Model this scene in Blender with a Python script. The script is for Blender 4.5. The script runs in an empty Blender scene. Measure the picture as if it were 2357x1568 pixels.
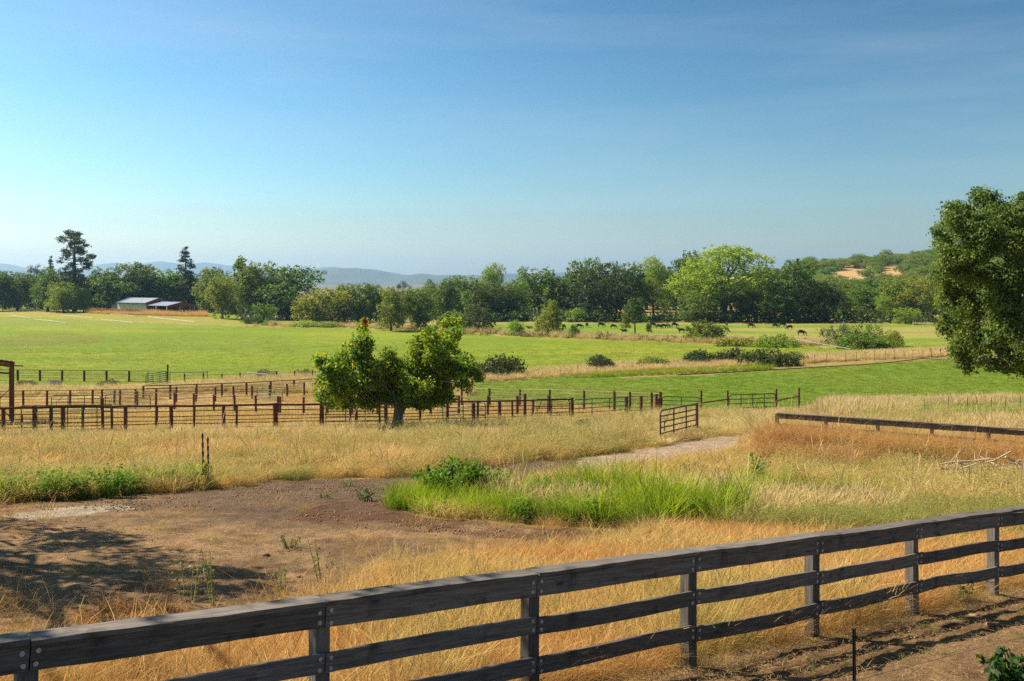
import bpy, bmesh, math, random
import numpy as np
from mathutils import Vector, Matrix

random.seed(7)
RNG = np.random.default_rng(7)
SC = bpy.context.scene
COL = SC.collection

# ------------------------------------------------------------------ camera
F, CX, VH = 2290.0, 1178.5, 650.0      # focal length, centre and horizon in units of the photo's survey grid
ZC = 16.0                              # eye height above the valley datum
cam_d = bpy.data.cameras.new('camera')
cam_d.sensor_width = 36.0
cam_d.lens = 36.0 * F / 2357.0
cam_d.shift_y = -(784.0 - VH) / 2357.0
cam_d.clip_start = 0.1
cam_d.clip_end = 60000.0
cam = bpy.data.objects.new('camera', cam_d)
cam.location = (0, 0, ZC)
cam.rotation_euler = (math.pi / 2, 0, 0)
COL.objects.link(cam)
SC.camera = cam

# ------------------------------------------------------------------ sky, sun, exposure
SUN_EL = math.radians(43.0)
SUN_H = Vector((-0.916, 0.402, 0)).normalized()
sun_az = math.atan2(SUN_H.x, SUN_H.y)      # from +Y towards +X
world = bpy.data.worlds.new('World')
SC.world = world
world.use_nodes = True
wn, wl = world.node_tree.nodes, world.node_tree.links
wn.clear()
w_out = wn.new('ShaderNodeOutputWorld')
w_bg = wn.new('ShaderNodeBackground')
w_sky = wn.new('ShaderNodeTexSky')
w_sky.sky_type = 'NISHITA'
w_sky.sun_disc = False
w_sky.sun_elevation = SUN_EL
w_sky.sun_rotation = sun_az
w_sky.altitude = 100.0
w_sky.air_density = 1.0
w_sky.dust_density = 0.6
w_sky.ozone_density = 2.0
w_bg.inputs['Strength'].default_value = 0.055
# the photograph's polarised sky: deepest blue a quarter turn away from the sun, all round
w_tc = wn.new('ShaderNodeTexCoord')
w_dot = wn.new('ShaderNodeVectorMath'); w_dot.operation = 'DOT_PRODUCT'
w_dot.inputs[1].default_value = (SUN_H.x * math.cos(SUN_EL), SUN_H.y * math.cos(SUN_EL), math.sin(SUN_EL))
wl.new(w_tc.outputs['Generated'], w_dot.inputs[0])
w_sq = wn.new('ShaderNodeMath'); w_sq.operation = 'MULTIPLY'
wl.new(w_dot.outputs['Value'], w_sq.inputs[0]); wl.new(w_dot.outputs['Value'], w_sq.inputs[1])
w_pol = wn.new('ShaderNodeMapRange')
wl.new(w_sq.outputs[0], w_pol.inputs[0])
for _i, _v in enumerate((0.0, 0.5, 0.90, 1.0)): w_pol.inputs[_i + 1].default_value = _v
w_pre = wn.new('ShaderNodeVectorMath'); w_pre.operation = 'SCALE'
wl.new(w_sky.outputs[0], w_pre.inputs[0]); wl.new(w_pol.outputs[0], w_pre.inputs['Scale'])
w_hsv = wn.new('ShaderNodeHueSaturation')
w_hsv.inputs['Hue'].default_value = 0.480
w_hsv.inputs['Value'].default_value = 0.20
w_hsv.inputs['Saturation'].default_value = 1.06
wl.new(w_pre.outputs[0], w_hsv.inputs['Color'])
w_gam = wn.new('ShaderNodeGamma'); w_gam.inputs[1].default_value = 1.72
wl.new(w_hsv.outputs[0], w_gam.inputs[0])
w_post = wn.new('ShaderNodeVectorMath'); w_post.operation = 'SCALE'
w_post.inputs['Scale'].default_value = 1 / 0.20
wl.new(w_gam.outputs[0], w_post.inputs[0])
# faint high streaks of cirrus
w_map = wn.new('ShaderNodeMapping'); w_map.inputs['Scale'].default_value = (1.3, 1.3, 11.0); w_map.inputs['Rotation'].default_value = (0.0, 0.10, 0.3)
wl.new(w_tc.outputs['Generated'], w_map.inputs['Vector'])
w_nz = wn.new('ShaderNodeTexNoise'); w_nz.inputs['Scale'].default_value = 1.6; w_nz.inputs['Detail'].default_value = 7.0; w_nz.inputs['Roughness'].default_value = 0.55
wl.new(w_map.outputs[0], w_nz.inputs['Vector'])
w_cf = wn.new('ShaderNodeMapRange')
wl.new(w_nz.outputs[0], w_cf.inputs[0])
for _i, _v in enumerate((0.42, 0.72, 0.0, 0.22)): w_cf.inputs[_i + 1].default_value = _v
w_cl = wn.new('ShaderNodeMix'); w_cl.data_type = 'RGBA'
wl.new(w_cf.outputs[0], w_cl.inputs[0]); wl.new(w_post.outputs[0], w_cl.inputs[6])
w_cl.inputs[7].default_value = (5.5, 6.2, 6.6, 1.0)
wl.new(w_cl.outputs[2], w_bg.inputs[0])
wl.new(w_bg.outputs[0], w_out.inputs[0])

sun_d = bpy.data.lights.new('sun', 'SUN')
sun_d.energy = 5.0
sun_d.angle = math.radians(0.53)
sun_d.color = (1.0, 0.88, 0.69)
sun = bpy.data.objects.new('sun', sun_d)
sdir = Vector((SUN_H.x * math.cos(SUN_EL), SUN_H.y * math.cos(SUN_EL), math.sin(SUN_EL)))
sun.rotation_euler = (-sdir).to_track_quat('-Z', 'Y').to_euler()
sun.location = (-40, 20, 60)
COL.objects.link(sun)

SC.view_settings.view_transform = 'Standard'
SC.view_settings.look = 'None'
SC.view_settings.exposure = 1.06
SC.view_settings.gamma = 1.0
SC.view_settings.use_curve_mapping = False

SC.render.engine = 'CYCLES'
cy = SC.cycles
cy.use_denoising = False
cy.denoiser = 'OPENIMAGEDENOISE'
cy.denoising_prefilter = 'ACCURATE'
cy.use_adaptive_sampling = False
cy.adaptive_threshold = 0.015
cy.max_bounces = 6
cy.diffuse_bounces = 2
cy.glossy_bounces = 2
cy.transmission_bounces = 4
cy.transparent_max_bounces = 6
cy.volume_bounces = 0
cy.caustics_reflective = False
cy.caustics_refractive = False
cy.sample_clamp_indirect = 6.0

# ------------------------------------------------------------------ helpers: materials
def new_mat(name):
    m = bpy.data.materials.new(name)
    m.use_nodes = True
    nt = m.node_tree
    for n in list(nt.nodes):
        if n.type != 'OUTPUT_MATERIAL':
            nt.nodes.remove(n)
    out = [n for n in nt.nodes if n.type == 'OUTPUT_MATERIAL'][0]
    return m, nt.nodes, nt.links, out

def nd(nodes, typ, **kw):
    n = nodes.new(typ)
    for k, v in kw.items():
        if hasattr(n, k):
            setattr(n, k, v)
        else:
            n.inputs[k].default_value = v
    return n

def rgb(c):
    return (c[0], c[1], c[2], 1.0)

def mix_rgb(nodes, links, fac, a, b, blend='MIX'):
    n = nodes.new('ShaderNodeMix')
    n.data_type = 'RGBA'
    n.blend_type = blend
    for i, x in ((0, fac), (6, a), (7, b)):
        if isinstance(x, bpy.types.NodeSocket):
            links.new(x, n.inputs[i])
        elif i == 0:
            n.inputs[0].default_value = x
        else:
            n.inputs[i].default_value = rgb(x)
    return n.outputs[2]

def maprange(nodes, links, x, a, b, c, d):
    n = nodes.new('ShaderNodeMapRange')
    links.new(x, n.inputs[0])
    for i, v in enumerate((a, b, c, d)):
        n.inputs[i + 1].default_value = v
    return n.outputs[0]

def noise_tex(nodes, links, vec, scale, detail=3.0, rough=0.55):
    n = nd(nodes, 'ShaderNodeTexNoise')
    n.inputs['Scale'].default_value = scale
    n.inputs['Detail'].default_value = detail
    n.inputs['Roughness'].default_value = rough
    if vec is not None:
        links.new(vec, n.inputs['Vector'])
    return n.outputs[0]

def plain_mat(name, col, rough=0.6, metal=0.0, var=0.25, scale=6.0, bump=0.15, col2=None, spec=0.4):
    m, N, L, out = new_mat(name)
    tc = nd(N, 'ShaderNodeTexCoord')
    b = nd(N, 'ShaderNodeBsdfPrincipled')
    n1 = noise_tex(N, L, tc.outputs['Object'], scale, 5.0, 0.6)
    f = maprange(N, L, n1, 0.3, 0.7, 0.0, 1.0)
    c2 = col2 if col2 else tuple(x * (1 - var) for x in col)
    L.new(mix_rgb(N, L, f, col, c2), b.inputs['Base Color'])
    b.inputs['Roughness'].default_value = rough
    b.inputs['Metallic'].default_value = metal
    b.inputs['Specular IOR Level'].default_value = spec
    if bump:
        bp = nd(N, 'ShaderNodeBump')
        bp.inputs['Strength'].default_value = bump
        bp.inputs['Distance'].default_value = 0.02
        n2 = noise_tex(N, L, tc.outputs['Object'], scale * 6, 4.0)
        L.new(n2, bp.inputs['Height'])
        L.new(bp.outputs[0], b.inputs['Normal'])
    L.new(b.outputs[0], out.inputs[0])
    return m

def leaf_mat(name, trans=0.35, var=0.55, rough=0.55, hue=0.06, spec=0.25):
    """leaf colour comes from the object's own colour, varied leaf by leaf"""
    m, N, L, out = new_mat(name)
    oi = nd(N, 'ShaderNodeObjectInfo')
    geo = nd(N, 'ShaderNodeNewGeometry')
    hsv = nd(N, 'ShaderNodeHueSaturation')
    L.new(oi.outputs['Color'], hsv.inputs['Color'])
    r = geo.outputs['Random Per Island']
    L.new(maprange(N, L, r, 0, 1, 1 - var * 0.6, 1 + var * 0.6), hsv.inputs['Value'])
    big = noise_tex(N, L, geo.outputs['Position'], 0.35, 2.0)
    L.new(maprange(N, L, big, 0.3, 0.7, 0.5 - hue * 0.5, 0.5 + hue * 0.5), hsv.inputs['Hue'])
    d = nd(N, 'ShaderNodeBsdfPrincipled')
    d.inputs['Roughness'].default_value = rough
    d.inputs['Specular IOR Level'].default_value = spec
    t = nd(N, 'ShaderNodeBsdfTranslucent')
    L.new(hsv.outputs[0], d.inputs['Base Color'])
    tcol = mix_rgb(N, L, 1.0, hsv.outputs[0], (1.25, 1.2, 0.5), 'MULTIPLY')
    L.new(tcol, t.inputs['Color'])
    mx = nd(N, 'ShaderNodeMixShader')
    mx.inputs[0].default_value = trans
    L.new(d.outputs[0], mx.inputs[1])
    L.new(t.outputs[0], mx.inputs[2])
    L.new(mx.outputs[0], out.inputs[0])
    return m

def blade_mat(name, root, mid, tip, trans=0.3, alt=None, patch=0.12):
    """grass: colour runs along the blade (darker at the root, lighter at the tip), varied blade by blade and patch by patch"""
    m, N, L, out = new_mat(name)
    at = nd(N, 'ShaderNodeAttribute')
    at.attribute_name = 't'
    geo = nd(N, 'ShaderNodeNewGeometry')
    oi = nd(N, 'ShaderNodeObjectInfo')
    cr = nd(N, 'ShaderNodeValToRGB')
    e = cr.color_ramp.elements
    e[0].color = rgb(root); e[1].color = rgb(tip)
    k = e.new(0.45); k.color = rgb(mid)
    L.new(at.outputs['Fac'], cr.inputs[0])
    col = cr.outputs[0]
    if alt:
        nz = noise_tex(N, L, geo.outputs['Position'], patch, 4.0, 0.6)
        f1 = maprange(N, L, nz, 0.42, 0.62, 0.0, 1.0)
        mth = nd(N, 'ShaderNodeMath', operation='MULTIPLY')
        L.new(f1, mth.inputs[0])
        L.new(maprange(N, L, oi.outputs['Random'], 0, 1, 0.35, 1.0), mth.inputs[1])
        col = mix_rgb(N, L, mth.outputs[0], col, alt)
    hsv = nd(N, 'ShaderNodeHueSaturation')
    L.new(col, hsv.inputs['Color'])
    ad = nd(N, 'ShaderNodeMath', operation='ADD')
    L.new(maprange(N, L, geo.outputs['Random Per Island'], 0, 1, 0.72, 1.18), ad.inputs[0])
    L.new(maprange(N, L, oi.outputs['Random'], 0, 1, -0.12, 0.12), ad.inputs[1])
    L.new(ad.outputs[0], hsv.inputs['Value'])
    d = nd(N, 'ShaderNodeBsdfDiffuse')
    t = nd(N, 'ShaderNodeBsdfTranslucent')
    L.new(hsv.outputs[0], d.inputs[0])
    L.new(hsv.outputs[0], t.inputs[0])
    mx = nd(N, 'ShaderNodeMixShader')
    mx.inputs[0].default_value = trans
    L.new(d.outputs[0], mx.inputs[1])
    L.new(t.outputs[0], mx.inputs[2])
    L.new(mx.outputs[0], out.inputs[0])
    return m

M = {}
M['leaf'] = leaf_mat('leaf', 0.45, hue=0.025)
M['leaf_far'] = leaf_mat('leaf_far', 0.42, 0.7)
M['needle'] = leaf_mat('needle', 0.12, 0.6)
M['bark'] = plain_mat('bark', (0.12, 0.095, 0.075), 0.9, 0, 0.5, 5.0, 0.6)
M['bark_pale'] = plain_mat('bark_pale', (0.26, 0.21, 0.16), 0.9, 0, 0.45, 5.0, 0.6)
M['rust'] = plain_mat('rust', (0.15, 0.052, 0.030), 0.75, 0.1, 0.45, 9.0, 0.3, (0.085, 0.032, 0.022))
M['rust_light'] = plain_mat('rust_light', (0.22, 0.12, 0.085), 0.6, 0.4, 0.35, 9.0, 0.2)
M['green_paint'] = plain_mat('green_paint', (0.04, 0.15, 0.075), 0.45, 0.1, 0.4, 8.0, 0.1, (0.03, 0.06, 0.04))
M['dark_paint'] = plain_mat('dark_paint', (0.045, 0.05, 0.05), 0.5, 0.2, 0.4, 8.0, 0.1, (0.07, 0.05, 0.04))
M['grey_pipe'] = plain_mat('grey_pipe', (0.28, 0.29, 0.32), 0.45, 0.4, 0.3, 8.0, 0.1)
M['galv'] = plain_mat('galv', (0.42, 0.45, 0.47), 0.42, 0.5, 0.3, 3.0, 0.1)
M['white_pipe'] = plain_mat('white_pipe', (0.75, 0.76, 0.74), 0.45, 0.2, 0.12, 2.0, 0.0)
M['stem'] = plain_mat('weed_stem', (0.26, 0.27, 0.10), 0.8, 0, 0.3, 8.0, 0.0)
M['steel'] = plain_mat('steel', (0.62, 0.62, 0.60), 0.45, 0.15, 0.3, 20.0, 0.1)
M['black_metal'] = plain_mat('black_metal', (0.018, 0.016, 0.016), 0.55, 0.2, 0.3, 10.0, 0.2)

def wood_mat(name, a, b, c):
    m, N, L, out = new_mat(name)
    tc = nd(N, 'ShaderNodeTexCoord')
    oi = nd(N, 'ShaderNodeObjectInfo')
    mp = nd(N, 'ShaderNodeMapping')
    mp.inputs['Scale'].default_value = (0.8, 14.0, 14.0)
    L.new(tc.outputs['Object'], mp.inputs['Vector'])
    ofs = nd(N, 'ShaderNodeCombineXYZ')
    mm = nd(N, 'ShaderNodeMath', operation='MULTIPLY')
    mm.inputs[1].default_value = 37.0
    L.new(oi.outputs['Random'], mm.inputs[0])
    L.new(mm.outputs[0], ofs.inputs[0]); L.new(mm.outputs[0], ofs.inputs[2])
    va = nd(N, 'ShaderNodeVectorMath', operation='ADD')
    L.new(mp.outputs[0], va.inputs[0]); L.new(ofs.outputs[0], va.inputs[1])
    grain = noise_tex(N, L, va.outputs[0], 3.0, 8.0, 0.65)
    blotch = noise_tex(N, L, tc.outputs['Object'], 3.2, 4.0, 0.6)
    c1 = mix_rgb(N, L, maprange(N, L, grain, 0.32, 0.68, 0, 1), a, b)
    c2 = mix_rgb(N, L, maprange(N, L, blotch, 0.55, 0.72, 0, 0.75), c1, c)
    v = nd(N, 'ShaderNodeTexVoronoi')
    v.inputs['Scale'].default_value = 2.3
    mp2 = nd(N, 'ShaderNodeMapping')
    mp2.inputs['Scale'].default_value = (0.55, 1.0, 1.6)
    va2 = nd(N, 'ShaderNodeVectorMath', operation='ADD')
    L.new(tc.outputs['Object'], va2.inputs[0]); L.new(ofs.outputs[0], va2.inputs[1])
    L.new(va2.outputs[0], mp2.inputs['Vector'])
    L.new(mp2.outputs[0], v.inputs['Vector'])
    c3 = mix_rgb(N, L, maprange(N, L, v.outputs['Distance'], 0.05, 0.10, 0.8, 0.0), c2, tuple(x * 0.3 for x in a))
    hs = nd(N, 'ShaderNodeHueSaturation')
    L.new(c3, hs.inputs['Color'])
    L.new(maprange(N, L, oi.outputs['Random'], 0, 1, 0.75, 1.3), hs.inputs['Value'])
    bs = nd(N, 'ShaderNodeBsdfPrincipled')
    bs.inputs['Roughness'].default_value = 0.8
    bs.inputs['Specular IOR Level'].default_value = 0.3
    L.new(hs.outputs[0], bs.inputs['Base Color'])
    bp = nd(N, 'ShaderNodeBump')
    bp.inputs['Strength'].default_value = 0.55
    bp.inputs['Distance'].default_value = 0.012
    L.new(grain, bp.inputs['Height'])
    L.new(bp.outputs[0], bs.inputs['Normal'])
    L.new(bs.outputs[0], out.inputs[0])
    return m

M['wood'] = wood_mat('weathered_wood', (0.060, 0.052, 0.046), (0.20, 0.175, 0.15), (0.035, 0.031, 0.030))
M['wood_brown'] = wood_mat('brown_wood', (0.10, 0.075, 0.055), (0.19, 0.145, 0.105), (0.07, 0.05, 0.04))

# ------------------------------------------------------------------ helpers: things and meshes
def tag(o, label=None, cat=None, group=None, kind=None):
    if label: o['label'] = label
    if cat: o['category'] = cat
    if group: o['group'] = group
    if kind: o['kind'] = kind
    return o

def empty(name, loc, label=None, cat=None, group=None, rz=0.0):
    o = bpy.data.objects.new(name, None)
    o.location = loc
    o.rotation_euler = (0, 0, rz)
    o.empty_display_size = 0.3
    COL.objects.link(o)
    return tag(o, label, cat, group)

def link(name, mesh, parent=None, loc=(0, 0, 0), color=None):
    o = bpy.data.objects.new(name, mesh)
    o.location = loc
    COL.objects.link(o)
    if parent is not None:
        o.parent = parent
    if color is not None:
        o.color = rgb(color)
    return o

def np_mesh(name, V, faces, mat=None, smooth=False, attrs=None):
    """faces: (n,3) or (n,4) int array, or a list of such arrays"""
    me = bpy.data.meshes.new(name)
    fl = faces if isinstance(faces, list) else [faces]
    fl = [np.asarray(f, dtype=np.int32) for f in fl if len(f)]
    V = np.asarray(V, dtype=np.float32)
    me.vertices.add(len(V))
    me.vertices.foreach_set('co', V.ravel())
    idx = np.concatenate([f.ravel() for f in fl])
    tot = np.concatenate([np.full(len(f), f.shape[1], dtype=np.int32) for f in fl])
    start = np.concatenate([[0], np.cumsum(tot)[:-1]]).astype(np.int32)
    me.loops.add(len(idx))
    me.loops.foreach_set('vertex_index', idx)
    me.polygons.add(len(tot))
    me.polygons.foreach_set('loop_start', start)
    me.polygons.foreach_set('loop_total', tot)
    if smooth:
        me.polygons.foreach_set('use_smooth', np.ones(len(tot), dtype=bool))
    if attrs:
        for k, (typ, arr) in attrs.items():
            a = me.attributes.new(k, typ, 'POINT')
            key = {'FLOAT': 'value', 'INT': 'value', 'FLOAT_VECTOR': 'vector', 'FLOAT_COLOR': 'color'}[typ]
            a.data.foreach_set(key, np.asarray(arr).ravel())
    me.update(calc_edges=True)
    if mat:
        me.materials.append(mat)
    return me

class MB:
    """collects solids, then links them as one mesh object"""
    def __init__(self):
        self.v, self.f = [], []
    def add(self, vs, fs):
        b = len(self.v)
        self.v += [tuple(x) for x in vs]
        self.f += [tuple(i + b for i in q) for q in fs]
        return self
    def box(self, x0, x1, y0, y1, z0, z1):
        vs = [(x, y, z) for z in (z0, z1) for y in (y0, y1) for x in (x0, x1)]
        return self.add(vs, [(0, 2, 3, 1), (4, 5, 7, 6), (0, 1, 5, 4), (2, 6, 7, 3), (0, 4, 6, 2), (1, 3, 7, 5)])
    def prism(self, poly, d):
        """closed polygon of 3D points pushed along vector d"""
        n = len(poly)
        a = [Vector(p) for p in poly]
        b = [p + Vector(d) for p in a]
        return self.add(a + b, [tuple(range(n - 1, -1, -1)), tuple(range(n, 2 * n))] +
                        [(i, (i + 1) % n, n + (i + 1) % n, n + i) for i in range(n)])
    def tube(self, pts, r, n=6, cap=True):
        pts = [Vector(p) for p in pts]
        rs = r if isinstance(r, (list, tuple)) else [r] * len(pts)
        vs, fs = [], []
        for i, p in enumerate(pts):
            d = (pts[min(i + 1, len(pts) - 1)] - pts[max(i - 1, 0)])
            d = d.normalized() if d.length > 1e-9 else Vector((0, 0, 1))
            ref = Vector((0, 0, 1)) if abs(d.z) < 0.9 else Vector((1, 0, 0))
            a = d.cross(ref).normalized()
            b = d.cross(a)
            for k in range(n):
                t = 2 * math.pi * k / n
                vs.append(p + a * (rs[i] * math.cos(t)) + b * (rs[i] * math.sin(t)))
        for i in range(len(pts) - 1):
            for k in range(n):
                k2 = (k + 1) % n
                fs.append((i * n + k, i * n + k2, (i + 1) * n + k2, (i + 1) * n + k))
        if cap:
            fs.append(tuple(range(n)))
            e = (len(pts) - 1) * n
            fs.append(tuple(range(e + n - 1, e - 1, -1)))
        return self.add(vs, fs)
    def mesh(self, name, mat, smooth=False):
        me = bpy.data.meshes.new(name)
        me.from_pydata(self.v, [], self.f)
        if smooth:
            for p in me.polygons:
                p.use_smooth = True
        me.update()
        if mat:
            me.materials.append(mat)
        return me
    def build(self, name, mat, parent=None, local=False, smooth=False):
        if parent is not None and not local:
            o = parent
            off = Vector((0, 0, 0))
            while o is not None:
                off += Vector(o.location)
                o = o.parent
            self.v = [tuple(Vector(p) - off) for p in self.v]
        return link(name, self.mesh(name, mat, smooth), parent)

# unit tube along z for posts and bars
def unit_cyl(name, n, mat):
    b = MB()
    b.tube([(0, 0, 0), (0, 0, 1)], 1.0, n)
    return b.mesh(name, mat)

def copy_tree(o, parent=None):
    c = o.copy()
    COL.objects.link(c)
    c.parent = parent
    for ch in o.children:
        copy_tree(ch, c)
    return c

# ------------------------------------------------------------------ terrain (one smooth height field through surveyed spots)
KF = list(range(7))
def fence_xy(k):
    return (-3.645 + 1.940 * k, 7.5 + 1.482 * k)
def fence_top(k):
    return ZC - (2.676 + 0.184 * k)
FH = 1.39
SURVEY = [  # photo column, row, metres out
 (0, 1640, 9), (2357, 1510, 12.2), (1178, 1750, 8.0), (2357, 1680, 9.5), (0, 1760, 7), (2357, 2000, 6.6), (0, 2100, 5.0), (1178, 2000, 6.2), (-400, 1500, 11),
 (0, 1252, 20), (600, 1250, 20), (1178, 1264, 20), (2357, 1268, 20), (1800, 1262, 20),
 (0, 1150, 27), (600, 1148, 27), (1178, 1157, 27), (2000, 1160, 27), (2357, 1165, 27), (1300, 1190, 24.5),
 (0, 1123, 31), (470, 1130, 31), (1178, 1099, 35), (1600, 1092, 35), (2357, 1100, 35),
 (0, 1030, 46), (1178, 1034, 46), (1520, 1019, 46.5), (2000, 1022, 46), (2357, 1036, 44), (1605, 995, 52), (1790, 1024, 43),
 (50, 1007, 54), (635, 992, 61), (1316, 972, 70), (2000, 980, 60), (2357, 975, 60), (240, 1001, 57),
 (-300, 960, 85), (0, 950, 90), (703, 957, 90), (1300, 941, 90), (1521, 956, 80), (1614, 958, 80), (1786, 951, 84), (2357, 934, 90),
 (0, 913, 120), (700, 915, 120), (1300, 896, 120), (1800, 890, 120), (2357, 880, 120),
 (0, 875, 150), (700, 872, 150), (1300, 858, 150), (1800, 848, 150), (2357, 840, 150), (2000, 822, 172),
 (0, 821, 200), (700, 822, 200), (1300, 818, 200), (2000, 806, 200), (2357, 804, 200),
 (0, 766, 281), (700, 771, 281), (1300, 773, 281), (1845, 772, 281), (2357, 766, 281),
 (0, 734, 350), (700, 744, 350), (1300, 742, 350), (2000, 741, 350), (2357, 739, 350),
 (0, 715, 420), (350, 718, 405), (700, 731, 420), (1300, 729, 420), (2000, 729, 420), (2357, 726, 420),
 (0, 704, 600), (1300, 704, 600), (1540, 690, 600), (2000, 672, 640), (2357, 650, 640),
 (0, 685, 1000), (1200, 685, 1000), (1600, 668, 900), (1750, 640, 930), (1900, 612, 950), (2000, 640, 800), (2050, 604, 960), (2160, 594, 980), (2357, 575, 1000), (2650, 555, 1000),
 (0, 670, 1800), (1200, 670, 1800), (2000, 645, 1800), (2357, 640, 1800), (1178, 663, 3200), (0, 663, 3200), (2357, 663, 3200),
]
_pts = []
for (u, v, Y) in SURVEY:
    _pts.append((u, Y, (v - VH) / F * Y))
for k in range(-1, 8):
    x, y = fence_xy(k)
    _pts.append((CX + F * x / y, y, ZC - fence_top(k) + FH))
_pts = np.array(_pts)
def _feat(u, Y):
    return np.stack([np.asarray(u) / 700.0, np.log(np.asarray(Y)) * 2.2], -1)
_CP = _feat(_pts[:, 0], _pts[:, 1])
def _phi(r2):
    return 0.5 * r2 * np.log(r2 + 1e-12)
_d2 = ((_CP[:, None] - _CP[None]) ** 2).sum(-1)
_n = len(_CP)
_A = np.zeros((_n + 3, _n + 3))
_A[:_n, :_n] = _phi(_d2) + np.eye(_n) * 0.004
_A[:_n, _n] = 1
_A[:_n, _n + 1:] = _CP
_A[_n:, :_n] = _A[:_n, _n:].T
_W = np.linalg.solve(_A, np.concatenate([_pts[:, 2], np.zeros(3)]))

def height_uY(u, Y):
    u = np.clip(u, -500, 2750)
    Yc = np.clip(Y, 5.0, 3200.0)
    q = _feat(u, Yc)
    sh = q.shape[:-1]
    q = q.reshape(-1, 2)
    out = np.empty(len(q))
    for i in range(0, len(q), 20000):
        b = q[i:i + 20000]
        d2 = ((b[:, None] - _CP[None]) ** 2).sum(-1)
        out[i:i + 20000] = _phi(d2) @ _W[:_n] + _W[_n] + b @ _W[_n + 1:]
    return ZC - out.reshape(sh)
def gz_np(x, y):
    x = np.asarray(x, dtype=float); y = np.asarray(y, dtype=float)
    Y = np.maximum(y, 5.0)
    return height_uY(CX + F * x / Y, Y)
def gz(x, y):
    return float(gz_np(np.array([x]), np.array([y]))[0])
def proj(x, y, z):
    y = np.maximum(y, 0.5)
    return CX + F * x / y, VH - F * (z - ZC) / y
_YS = np.exp(np.linspace(math.log(5.5), math.log(1500), 700))
def G(u, v):
    """ground spot seen at photo column u, row v"""
    vs = VH - F * (height_uY(np.full_like(_YS, u), _YS) - ZC) / _YS
    i = int(np.argmax(vs < v))
    i = max(i, 1)
    a, b = vs[i - 1], vs[i]
    t = (a - v) / (a - b) if a != b else 0.0
    Y = float(_YS[i - 1] + (_YS[i] - _YS[i - 1]) * t)
    x = (u - CX) / F * Y
    return Vector((x, Y, gz(x, Y)))
def GY(u, Y):
    x = (u - CX) / F * Y
    return Vector((x, Y, gz(x, Y)))
def P(u, v, Y):
    return Vector(((u - CX) / F * Y, Y, ZC - (v - VH) / F * Y))

def in_poly(u, v, poly):
    poly = np.asarray(poly, dtype=float)
    res = np.zeros(np.shape(u), dtype=bool)
    n = len(poly)
    for i in range(n):
        x1, y1 = poly[i]; x2, y2 = poly[(i + 1) % n]
        if y1 == y2: continue
        c = (y1 > v) != (y2 > v)
        xs = (x2 - x1) * (v - y1) / (y2 - y1) + x1
        res ^= c & (u < xs)
    return res

def vnoise(x, y, s, seed=0):
    """cheap smooth value noise, vectorised"""
    x = np.asarray(x) / s + seed * 17.3; y = np.asarray(y) / s + seed * 9.1
    xi, yi = np.floor(x), np.floor(y)
    fx, fy = x - xi, y - yi
    fx = fx * fx * (3 - 2 * fx); fy = fy * fy * (3 - 2 * fy)
    def h(a, b):
        t = np.sin(a * 127.1 + b * 311.7 + seed * 74.7) * 43758.5453
        return t - np.floor(t)
    return (h(xi, yi) * (1 - fx) + h(xi + 1, yi) * fx) * (1 - fy) + (h(xi, yi + 1) * (1 - fx) + h(xi + 1, yi + 1) * fx) * fy
def fbm(x, y, s, seed=0):
    return (vnoise(x, y, s, seed) + 0.5 * vnoise(x, y, s * 0.47, seed + 1) + 0.25 * vnoise(x, y, s * 0.21, seed + 2)) / 1.75

# land cover, as outlines on the ground
Z_DIRT = [(-600, 1180), (-50, 1162), (150, 1155), (330, 1138), (560, 1120), (620, 1106), (800, 1100), (900, 1100), (1000, 1088), (1240, 1062), (1330, 1058), (1400, 1085), (1200, 1122),
          (1000, 1140), (880, 1165), (930, 1190), (1200, 1212), (1420, 1228), (1300, 1258), (1010, 1268), (850, 1310), (815, 1370), (700, 1400), (540, 1425), (380, 1450), (200, 1470), (-50, 1450), (-600, 1450)]
Z_ROAD = [(1330, 1075), (1330, 1056), (1490, 1032), (1560, 1018), (1660, 1004), (1720, 1004), (1715, 1030), (1600, 1058), (1420, 1082)]
Z_PALE = [(0, 1190), (120, 1172), (290, 1160), (310, 1172), (180, 1188), (60, 1200)]
Z_RED = [(660, 1205), (760, 1145), (900, 1155), (960, 1192), (1200, 1212), (1420, 1228), (1300, 1258), (1000, 1225), (850, 1215)]
Z_REED = [(885, 1175), (910, 1158), (965, 1146), (1100, 1138), (1330, 1150), (1480, 1144), (1640, 1136), (1700, 1142), (1900, 1150), (2080, 1160), (2080, 1190), (1860, 1205), (1680, 1222), (1480, 1224), (1300, 1208), (1000, 1192)]
Z_CORRAL = [(-600, 1030), (0, 1004), (240, 999), (740, 990), (960, 978), (1316, 969), (1440, 962), (1521, 953), (1300, 929), (1063, 926), (780, 908), (620, 905), (380, 905), (0, 916), (-600, 925)]
Z_STRAW = [(-600, 925), (0, 916), (380, 905), (780, 908), (1063, 926), (1090, 905), (1060, 880), (760, 860), (560, 866), (300, 885), (0, 888), (-600, 890)]
Z_BROWN = [(-300, 785), (0, 776), (120, 768), (240, 772), (230, 790), (90, 797), (-300, 803)]
Z_DITCH = [(1085, 868), (1200, 858), (1400, 842), (1700, 828), (1900, 818), (2180, 806), (2180, 822), (1950, 832), (1750, 844), (1500, 854), (1300, 866), (1180, 877), (1090, 880)]
Z_RIDGE = [(1700, 843), (1960, 830), (2180, 818), (2400, 815), (2400, 822), (2180, 826), (1960, 840), (1650, 862), (1430, 872), (1420, 866)]
Z_FARDRY = [(-300, 708), (240, 716), (330, 726), (470, 728), (560, 742), (760, 746), (760, 751), (520, 750), (280, 741), (0, 728), (-300, 722)]
Z_FARPALE = [(-300, 722), (0, 726), (280, 740), (560, 748), (540, 754), (280, 756), (0, 752), (-300, 750)]
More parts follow.
